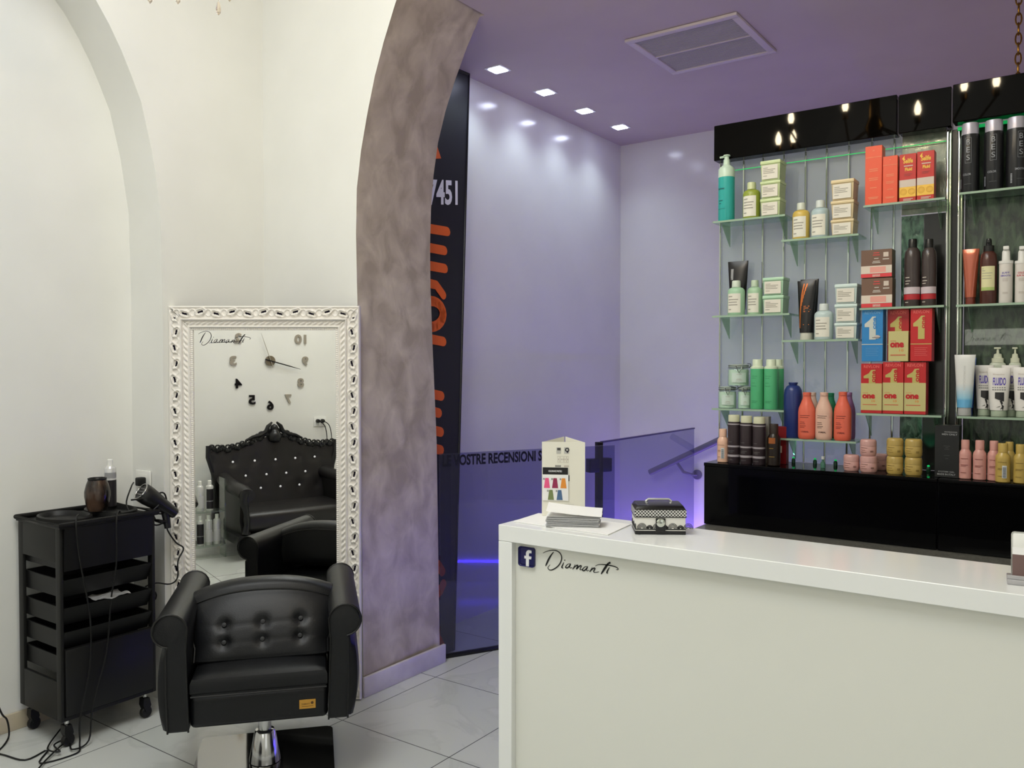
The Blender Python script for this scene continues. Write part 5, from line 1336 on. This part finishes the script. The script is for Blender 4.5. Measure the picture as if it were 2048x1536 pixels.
for a, b, lab in ((1978, 2014, 'pale frosted pump bottle behind the white tubes, left of its pair'), (2017, 2044, 'pale frosted pump bottle behind the white tubes, right of its pair')):
    Y = 3.149; cx, w = span(a, b, Y); z = ZS['D3']; h = zat((a+b)/2, 695, Y)-z; r = .011
    t = thing('pump_bottle', lab, 'bottle', (cx, 3.147, lift(z)), 0, 'frosted pump bottles behind the white tubes')
    R_ = w*.5; 
    mb = MB(); mb.lathe([(0, 0), (R_*.95, 0), (R_, .004), (R_, h*.70), (R_*.88, h*.76), (R_*.7, h*.775), (0, h*.775)], None, 22, sy=.4); mb.build('bottle', M((190, 196, 176), .35, name='frosted_plastic'), t)
    mb = MB(); mb.lathe([(0, h*.7755), (R_*.68, h*.7755), (R_*.68, h*.84), (R_*.5, h*.845), (R_*.42, h*.90), (R_*.16, h*.91), (R_*.13, h*.975), (0, h*.975)], None, 18, sy=.5); mb.box(-R_*.42, R_*.35, -.004, .004, h*.975, h, None, .001); mb.build('pump', M((204, 206, 182), .3, name='pale_green_cap'), t)
# ---- cabinet top row
Yt = 3.005
neck('small pale pink bottle at the left end of the black cabinet top', 1436, 1458, 858, ZT, 3.0, (226, 182, 156), True, kinds=1, seal=True, tc=(150, 110, 100))
m_bcan = M((56, 46, 50), .3, name='dark_brown_can'); m_band = M((176, 168, 172), .35, .3, name='silver_band')
for k, (a, b, yb) in enumerate(((1457, 1481, 926), (1482, 1506, 928), (1507, 1532, 930))):
    Y = 3.0; cx, w = span(a, b, Y); h = zat((a+b)/2, 830+2*k, Y)-ZT; r = w/2
    t = thing('spray_can', ('dark can with silver bands, first of the three beside the pink bottle', 'dark can with silver bands, middle of the three on the cabinet', 'dark can with silver bands, last of the three on the cabinet')[k], 'spray can', (cx, Y, lift(ZT)), 0, 'dark cans with cream caps on the cabinet')
    mb = MB(); mb.lathe([(0, 0), (r*.95, 0), (r, .003), (r, h*.86), (0, h*.86)], None, 22); mb.build('can', m_bcan, t)
    mb = MB(); mb.lathe([(0, h*.8605), (r*.92, h*.8605), (r*.90, h*.985), (r*.85, h), (0, h)], None, 20); mb.build('cap', M((206, 206, 176), .35, name='cream_cap'), t)
    mb = MB()
    for z0, z1 in ((.80, .825), (.335, .37), (.135, .18)):
        mb = MB(); add_quad(mb, -r*1.5, r*1.5, h*z0, h*z1, 0, m_band, r=r+.0006, n=12); mb.build('silver_band', None, t, auto=False)
    mb = MB(); lines(mb, -r*.7, r*.7, [(h*.26, .8), (h*.23, .6), (h*.44, .5), (h*.07, .7)], 0, m_grey, r+.0008, .001); mb.build('print', None, t, auto=False)
carton('narrow grey carton standing behind the dark cans', 1512, 1538, 833, ZT, .03, (150, 146, 138), 3.045, None)
t = neck('near black bottle with a brown label beside the dark cans', 1536, 1562, 848, ZT, 3.0, (28, 18, 12), False, kinds=1, capc=(40, 26, 20))
mb = MB(); add_quad(mb, -.013, .012, .080, .101, 0, M((150, 84, 36), .4), r=.0246, n=6); lines(mb, -.01, .01, [(.062, .8), (.032, 1)], 0, M((150, 120, 50), .4), .0246, .002); mb.build('label', None, t, auto=False)
carton('dark red carton behind the near black bottle', 1552, 1574, 853, ZT, .03, (122, 26, 30), 3.06, lambda mb, w, h: add_quad(mb, -w*.2, w*.1, h*.30, h*.48, -.0008, m_wt))
Y = 3.035; cx, w = span(1642, 1655, Y)
t = thing('glass_vial', 'tiny clear glass vial with a green tint standing alone on the cabinet', 'vial', (cx, 3.03, lift(ZT)))
mb = MB(); mb.lathe([(0, 0), (.008, 0), (.0085, .002), (.0085, .018), (.004, .023), (.004, .030), (0, .03)], None, 16); mb.build('bottle', M((120, 176, 150), .1, name='tinted_glass', trans=.7), t)
mb = MB(); mb.lathe([(0, .0302), (.0055, .0302), (.0055, .040), (0, .040)], None, 14); mb.build('cap', M((200, 200, 196), .3), t)
def jar(label, a, b, ytop, z, Y, col, grp, h=None, tc=(110, 70, 60), rz=0):
    cx, w = span(a, b, Y); h = h or zat((a+b)/2, ytop, Y)-z; r = w/2
    t = thing('cream_jar', label, 'jar', (cx, Y, lift(z)), rz, grp)
    mb = MB(); mb.lathe([(0, 0), (r*.86, 0), (r*.97, h*.10), (r, h*.30), (r*.98, h*.56), (r*.96, h*.60), (0, h*.60)], None, 26); mb.build('jar', M(col, .28, .0, name='jar_plastic'), t)
    mb = MB(); mb.lathe([(0, h*.605), (r*.99, h*.605), (r*.99, h*.84), (r*.92, h*.96), (r*.80, h), (0, h)], None, 26); mb.build('lid', M([int(c*.96) for c in col], .28, name='jar_lid'), t)
    mb = MB(); ink = M(tc, .5); lines(mb, -r*.8, r*.5, [(h*.48, .7), (h*.34, .5), (h*.22, .6)], 0, ink, r+.0007, .0012); lines(mb, r*.45, r*.85, [(h*.30, 1), (h*.24, 1)], 0, ink, r+.0007, .0018); mb.build('print', None, t, auto=False)
pk_, gd_ = (206, 158, 150), (186, 158, 86)
gpk, ggd = 'pink jars on the cabinet top', 'gold jars on the cabinet top'
hj = .0545
jar('pink jar standing alone to the left of the pink stack', 1689, 1721, 0, ZT, 3.01, pk_, gpk, hj)
jar('pink jar at the bottom of the pink stack', 1722, 1757, 0, ZT, 3.005, pk_, gpk, hj); jar('pink jar on top of the pink stack', 1722, 1755, 0, ZT+hj+.001, 3.005, pk_, gpk, hj)
jar('pink jar half hidden between the pink stack and the gold jars', 1746, 1778, 0, ZT, 3.095, pk_, gpk, hj)
hg = .0585
jar('gold jar at the bottom of the left gold stack', 1775, 1809, 0, ZT, 3.005, gd_, ggd, hg, (120, 96, 40)); jar('gold jar on top of the left gold stack', 1775, 1809, 0, ZT+hg+.001, 3.005, gd_, ggd, hg, (120, 96, 40))
jar('gold jar at the bottom of the right gold stack', 1811.5, 1847, 0, ZT, 3.005, gd_, ggd, hg, (120, 96, 40)); jar('gold jar on top of the right gold stack', 1811.5, 1847, 0, ZT+hg+.001, 3.005, gd_, ggd, hg, (120, 96, 40))
def art_kb(mb, w, h):
    gy = M((150, 150, 150), .5)
    add_text(mb, 'PROFESSIONAL', -w*.1, w*.42, h*.86, h*.885, -.0008, gy); add_text(mb, 'MEN ONLY', -w*.2, w*.42, h*.81, h*.845, -.0008, gy, bold=.02)
    for z_, f in ((.60, .25), (.57, .12), (.54, .2), (.42, .22), (.36, .12)): add_quad(mb, -w*f/2, w*f/2, h*z_, h*z_+.0012, -.0008, M((70, 70, 70), .5))
    add_text(mb, 'SYSTEM GEL', -w*.34, w*.32, h*.10, h*.125, -.0008, gy); add_text(mb, 'MADE IN ITALY', -w*.38, w*.36, h*.045, h*.08, -.0008, gy, bold=.02)
carton('tall black carton standing below the chrome uprights', 1871, 1921, 851, ZT, .06, (16, 16, 17), 2.99, art_kb)
gpb = 'small pink bottles on the right cabinet'; gpg = 'small gold bottles on the right cabinet'
neck('small pink bottle, first of the three beside the black carton', 1920, 1946, 880, ZT, 3.0, (204, 148, 138), True, gpb, kinds=1)
neck('small pink bottle, middle of the three right of the black carton', 1948, 1976, 881, ZT, 2.998, (204, 148, 138), True, gpb, kinds=1)
neck('small pink bottle, last of the three and half behind the gold one', 1977, 2004, 882, ZT, 3.0, (204, 148, 138), True, gpb, kinds=1)
neck('small gold bottle with a barcode in front of the last pink bottle', 1993, 2024, 887, ZT, 2.955+.02, (184, 156, 80), True, gpg, kinds=1, seal=True, tc=(120, 96, 40))
neck('small gold bottle standing behind the two front gold ones', 2009, 2034, 884, ZT, 3.06, (184, 156, 80), False, gpg, kinds=1)
neck('small gold bottle at the right edge of the photo', 2029, 2058, 889, ZT, 2.98, (184, 156, 80), True, gpg, kinds=1, tc=(120, 96, 40))
# ================================================================ what the mirror shows
YB = -1.2
# clock on the back wall (faces +y)
t = thing('wall_clock', 'large wall clock of loose chrome numerals seen in the mirror', 'clock', (-1.785, YB, 1.55))
m_nd = M((172, 164, 150), .3, .35, name='chrome_numeral'); m_nk = M((30, 28, 28), .3, .6, name='dark_chrome')
Rf = Matrix.Rotation(PI, 4, 'Z')
for k in range(1, 13):
    a = k/12*2*PI; x = -.335*math.sin(a)*(-1); z = .395*math.cos(a)
    x = -.325*math.sin(a)    # viewer looking towards -y: clockwise goes to -x
    mb = MB(); s = str(k); w = .030 if k < 10 else .055
    V_, F_ = text_geo(s, .035)
    for yy in (.012,):
        vs = [mb.bm.verts.new((x+(w-2*w*u), yy, z-.042+.084*v)) for u, v in V_]
        for f in F_:
            try: mb.bm.faces.new([vs[i] for i in f])
            except ValueError: pass
    r_ = bmesh.ops.extrude_face_region(mb.bm, geom=list(mb.bm.faces))
    for v in r_['geom']:
        if isinstance(v, bmesh.types.BMVert): v.co.y -= .010
    mb.build('numeral', m_nk if k in (4, 5, 6) else m_nd, t, auto=False)
mb = MB(); mb.lathe([(0, .002), (.045, .002), (.045, .018), (.0, .02)], None, 28, T=Matrix.Rotation(-PI/2, 4, 'X')); mb.build('hub', M((150, 140, 120), .3, .7), t)
def hand(dx, dz, r, tail):
    L_ = math.hypot(dx, dz); ux, uz = dx/L_, dz/L_
    mb = MB(); mb.tube([(-ux*tail, .026, -uz*tail), (ux*L_*.6, .026, uz*L_*.6), (dx, .026, dz)], [r, r, r*.3], None, 6); mb.build('hand', m_nd if r < .004 else m_nk, t)
hand(.275, -.075, .0055, .05); hand(-.085, .245, .003, .06)
# wall socket and plugs
t = thing('wall_socket', 'white wall socket with two black plugs, mirrored beside the sofa', 'socket', (-1.33, YB, 1.0))
mb = MB(); mb.box(-.05, .07, .0005, .008, -.05, .035, None, .002); mb.build('plate', m_wcap, t)
for x in (-.015, .03):
    mb = MB(); mb.lathe([(0, 0), (.018, 0), (.016, .03), (0, .032)], None, 14, T=Matrix.Translation((x, .0085, 0)) @ Matrix.Rotation(-PI/2, 4, 'X')); mb.build('plug', m_tr, t)
    cord('black cord hanging from the mirrored wall socket behind the sofa, %s of two' % ('left' if x > 0 else 'right'), [(-1.33+x, YB+.04, 1.0), (-1.33+x+.05, YB+.05, .96), (-1.33+x+.075, YB+.045, .86), (-1.33+x+.08, YB+.03, .70)], .004)
# sofa
m_vel = M((26, 24, 24), .4, name='black_velvet_leather'); m_carv = M((16, 16, 17), .35, name='black_carved_wood')
SX = -1.83; SYb = YB+.30
t = thing('baroque_sofa', 'black tufted sofa with carved crest and crystal buttons, seen in the mirror', 'sofa', (SX, SYb, 0))
# local: +y is the front
hwid = .555
def crest(u): return .80+.095*math.exp(-(u/.24)**2)+.03*math.cos(u*9)*.4
mb = MB(); nx = 40; rows = []
for i in range(nx+1):
    u = -hwid+2*hwid*i/nx; row = []
    for j in range(15):
        q_ = j/14; z = .34+(crest(u)-.34)*q_
        w_ = 1-.10*(1-q_)*1.
        y = .03-.10*q_
        for bz, off in ((.70, 0), (.58, .092), (.47, .03)):
            k = round((u-off)/.184); d = math.hypot(u-off-k*.184, z-bz); y -= .02*math.exp(-(d/.025)**2)
        row.append(mb.bm.verts.new((u*w_, y, z)))
    rows.append(row)
for i in range(nx):
    for j in range(14):
        f = mb.bm.faces.new([rows[i][j], rows[i+1][j], rows[i+1][j+1], rows[i][j+1]]); f.smooth = True
mb.box(-hwid*.93, hwid*.93, -.16, -.08, .12, .80, None, .02)
bk = mb.build('backrest', m_vel, t, auto=False)
m_cry = M((245, 245, 250), .05, name='crystal_button', emit=.25)
for bz, off, ks in ((.70, 0, range(-2, 3)), (.58, .092, range(-3, 3)), (.47, .03, range(-2, 2))):
    for k in ks:
        mb = MB(); u = off+k*.184; q_ = (bz-.34)/(crest(u)-.34)
        mb.lathe([(0, 0), (.010, 0), (.008, .005), (0, .009)], None, 10, T=Matrix.Translation((u*(1-.1*(1-q_)), .035-.10*q_-.012, bz)) @ Matrix.Rotation(-PI/2, 4, 'X')); mb.build('crystal_button', m_cry, bk)
# carved crest: scrolls
mb = MB(); random.seed(3)
for i in range(60):
    u = -hwid+2*hwid*i/59; z = crest(u)+.012
    mb.lathe([(0, -.022), (.018, -.012), (.022, 0), (.018, .012), (0, .022)], None, 8, T=Matrix.Translation((u, -.075+.008*math.sin(i*1.7), z+.010*math.sin(i*1.3))))
for i in range(26):
    u = -hwid+.03+2*(hwid-.03)*i/25; z = crest(u)+.03; s_ = 1 if i % 2 else -1; R0 = .022+.012*math.exp(-(u/.2)**2)
    mb.tube([(u+s_*R0*(1-k/16)*math.cos(k*.62), -.07, z+R0*(1-k/16)*math.sin(k*.62)) for k in range(13)], [.009*(1-k/20) for k in range(13)], None, 6)
for z, r in ((.955, .05), (1.0, .036), (.93, .065)): mb.lathe([(0, -r), (r*.8, -r*.6), (r, 0), (r*.75, r*.6), (0, r)], None, 12, T=Matrix.Translation((0, -.07, z-.03)))
for s_ in (-1, 1):
    mb.tube([(s_*.02, -.065, 1.02), (s_*.055, -.065, .985), (s_*.075, -.065, .94), (s_*.12, -.065, .915), (s_*.19, -.065, .90), (s_*.25, -.065, .87)], [.008, .018, .02, .018, .014, .01], None, 8)
    mb.tube([(s_*hwid, -.07, crest(hwid)+.04), (s_*(hwid+.005), -.06, .75), (s_*(hwid-.03), -.05, .62), (s_*(hwid-.05), -.04, .50)], [.022, .022, .02, .018], None, 8)
mb.build('carved_crest', m_carv, t)
mb = MB(); mb.box(-hwid*.82, hwid*.82, .0, .56, .20, .36, None, .05, 4); mb.build('seat_cushion', m_vel, t)
mb = MB(); mb.box(-hwid*.95, hwid*.95, -.10, .60, .12, .20, None, .02); mb.build('seat_rail', m_carv, t)
for s_ in (-1, 1):
    mb = MB()
    rr = []
    for y, zt, o in ((-.05, .60, .0), (.15, .58, .02), (.35, .57, .03), (.50, .56, .02), (.56, .53, .0)):
        ring = []
        for k in range(16):
            a = 2*PI*k/16; ring.append((s_*(.44+o+.065*math.cos(a)), y, zt-.03+.05*math.sin(a)))
        rr.append(ring)
    mb.loft(rr, None, True)
    mb.prism([(-.08, .18), (.56, .18), (.50, .30), (.53, .50), (-.05, .54)], s_*.41, s_*.48, 'x')
    mb.build('armrest', m_vel, t)
    mb = MB(); mb.tube([(s_*.46, .565, .53), (s_*.48, .585, .46), (s_*.45, .57, .38), (s_*.44, .56, .28), (s_*.46, .575, .20)], [.035, .03, .022, .022, .026], None, 10); mb.build('arm_carving', m_carv, t)
    for y in (-.06, .54):
        mb = MB(); mb.tube([(s_*.44, y, .119), (s_*.46, y, .07), (s_*.44, y, .018)], [.03, .022, .018], None, 10); mb.build('leg', m_carv, t)
# acrylic rack with spray cans
m_acr = glass_mat('clear_acrylic', (225, 232, 225), .05)
rx, ry = -2.53, -.62
t = thing('acrylic_rack', 'clear two tier rack holding spray cans on the floor left of the mirrored sofa', 'rack', (rx, ry, 0))
mb = MB(); mb.box(-.21, .15, -.07, .07, .09, .10); mb.box(-.21, .15, -.07, .07, .36, .37); mb.build('shelf', m_acr, t)
mb = MB()
for x in (-.22, .15):
    mb.box(x, x+.01, -.07, .07, 0, .62)
mb.build('side_panel', m_acr, t)
pc = None
for k, (x, z, w_) in enumerate(((.11, .1006, 1), (.045, .1006, 1), (-.02, .1006, 0), (-.085, .1006, 0), (.055, .3706, 0), (-.02, .3706, 1))):
    lab = ('spray can, lower tier of the mirrored rack', 'spray can, upper tier of the mirrored rack')[z > .1]
    spraycan('spray_can', ['white ', 'white ', 'black and white ', 'black and white ', 'black and white ', 'white '][k]+lab+[', nearest the sofa', ', second from the sofa', ', third from the sofa', ', farthest from the sofa', ', nearest the sofa', ', farthest from the sofa'][k], (rx+x, ry, z), .028, .235, m_wcap, m_wcan, [(.06, .72, m_dk), (.30, .33, m_wcan)] if not w_ else [(.1, .5, M((200, 200, 200), .4))], rz=PI, capw=.5)
# ================================================================ chandeliers
m_bulb = M((255, 234, 196), .3, name='warm_bulb', emit=380.)
m_sock = M((120, 90, 40), .3, 1., name='aged_brass')
BUL = [(-1.573, 2.815), (-1.49, 2.917), (-1.489, 2.817), (-1.199, 2.94), (-1.063, 2.877), (-.833, 2.859), (-.609, 2.927), (-.463, 2.912)]
t = thing('light_box_sign', 'lit white sign box with script lettering mirrored in the green glass', 'sign', (-.64, YB, 1.73))
mb = MB(); mb.box(-.35, .35, .001, .05, -.07, .07, None, .004); mb.build('casing', M((60, 60, 60), .5), t)
mb = MB(); mb.box(-.342, .342, .0502, .052, -.062, .062); mb.build('lit_face', M((250, 252, 235), .5, name='sign_light', emit=14.), t)
mb = MB()
for pts, w in DSTR():
    P = [Vector((-.31+(x-1086)/151*.35, .0535, .040-(y-1100-(x-1086)*.147)/151*.35)) for x, y in pts]
    ribbon(mb, P, w*.0036, Vector((0, -1, 0)))
mb.build('script_lettering', m_blk, t, auto=False)
t = thing('chandelier', 'brass chandelier of warm candle bulbs mirrored in the black header', 'chandelier', (-1.05, 1.3, 2.62))
mb = MB(); mb.lathe([(0, .12), (.03, .13), (.05, .18), (.03, .24), (.02, .5), (.015, 1.45), (.05, 1.46), (.06, 1.479), (0, 1.479)], None, 16); mb.build('stem', m_sock, t)
for k, (x, z) in enumerate(BUL):
    X_, Z_ = x+1.05, z-2.62; y_ = (.0, .12, -.02, .05, -.06, .03, -.05, .06)[k]*.3
    mb = MB(); mb.tube([(0, 0, .20), (X_*.4, y_*.4, .06), (X_*.85, y_, .04+Z_*.2), (X_, y_, Z_-.075)], .006, None, 8); mb.lathe([(.014, -.072), (.016, -.045), (.012, -.03), (0, -.03)], None, 12, c=(X_, y_, Z_)); a_ = mb.build('arm', m_sock, t)
    mb = MB(); mb.lathe([(0, -.029), (.010, -.028), (.017, -.005), (.014, .02), (.006, .04), (0, .05)], None, 14, c=(X_, y_, Z_)); mb.build('bulb', m_bulb, a_)
point('chandelier_glow', (-1.05, 1.3, 2.70), 1, (1, .8, .6), .25)
t = thing('crystal_chandelier', 'crystal drops of a chandelier hanging into the top left of the photo', 'chandelier', (-2.20, 1.45, 2.60))
mb = MB(); mb.lathe([(0, .25), (.04, .26), (.02, .35), (.015, 1.44), (.06, 1.45), (.06, 1.499), (0, 1.499)], None, 14)
mb.tube([(.12*math.cos(a), .12*math.sin(a), .22) for a in [2*PI*k/20 for k in range(20)]], .006, None, 6, closed=True)
for k in range(4): mb.tube([(0, 0, .30), (.12*math.cos(k*PI/2), .12*math.sin(k*PI/2), .22)], .005, None, 6)
mb.build('frame', m_sock, t)
m_crys = M((235, 225, 210), .03, name='crystal', trans=.8, ior=1.6)
for k, v in enumerate(((300, 8), (356, 9), (437, 31), (459, 4), (410, -30), (330, -25))):
    p_ = onP(v[0], v[1], Vector((-2.20, 1.45, 2.6)), NV)-Vector((-2.20, 1.45, 2.60))
    mb = MB(); mb.lathe([(0, 0), (.006, .008), (.0075, .018), (.004, .035), (0, .042)], None, 6, c=tuple(p_), smooth=False)
    mb.tube([(p_.x, p_.y, p_.z+.042), (p_.x*.8, p_.y*.8, .22)], .001, None, 4); mb.build('crystal_drop', m_crys, t)
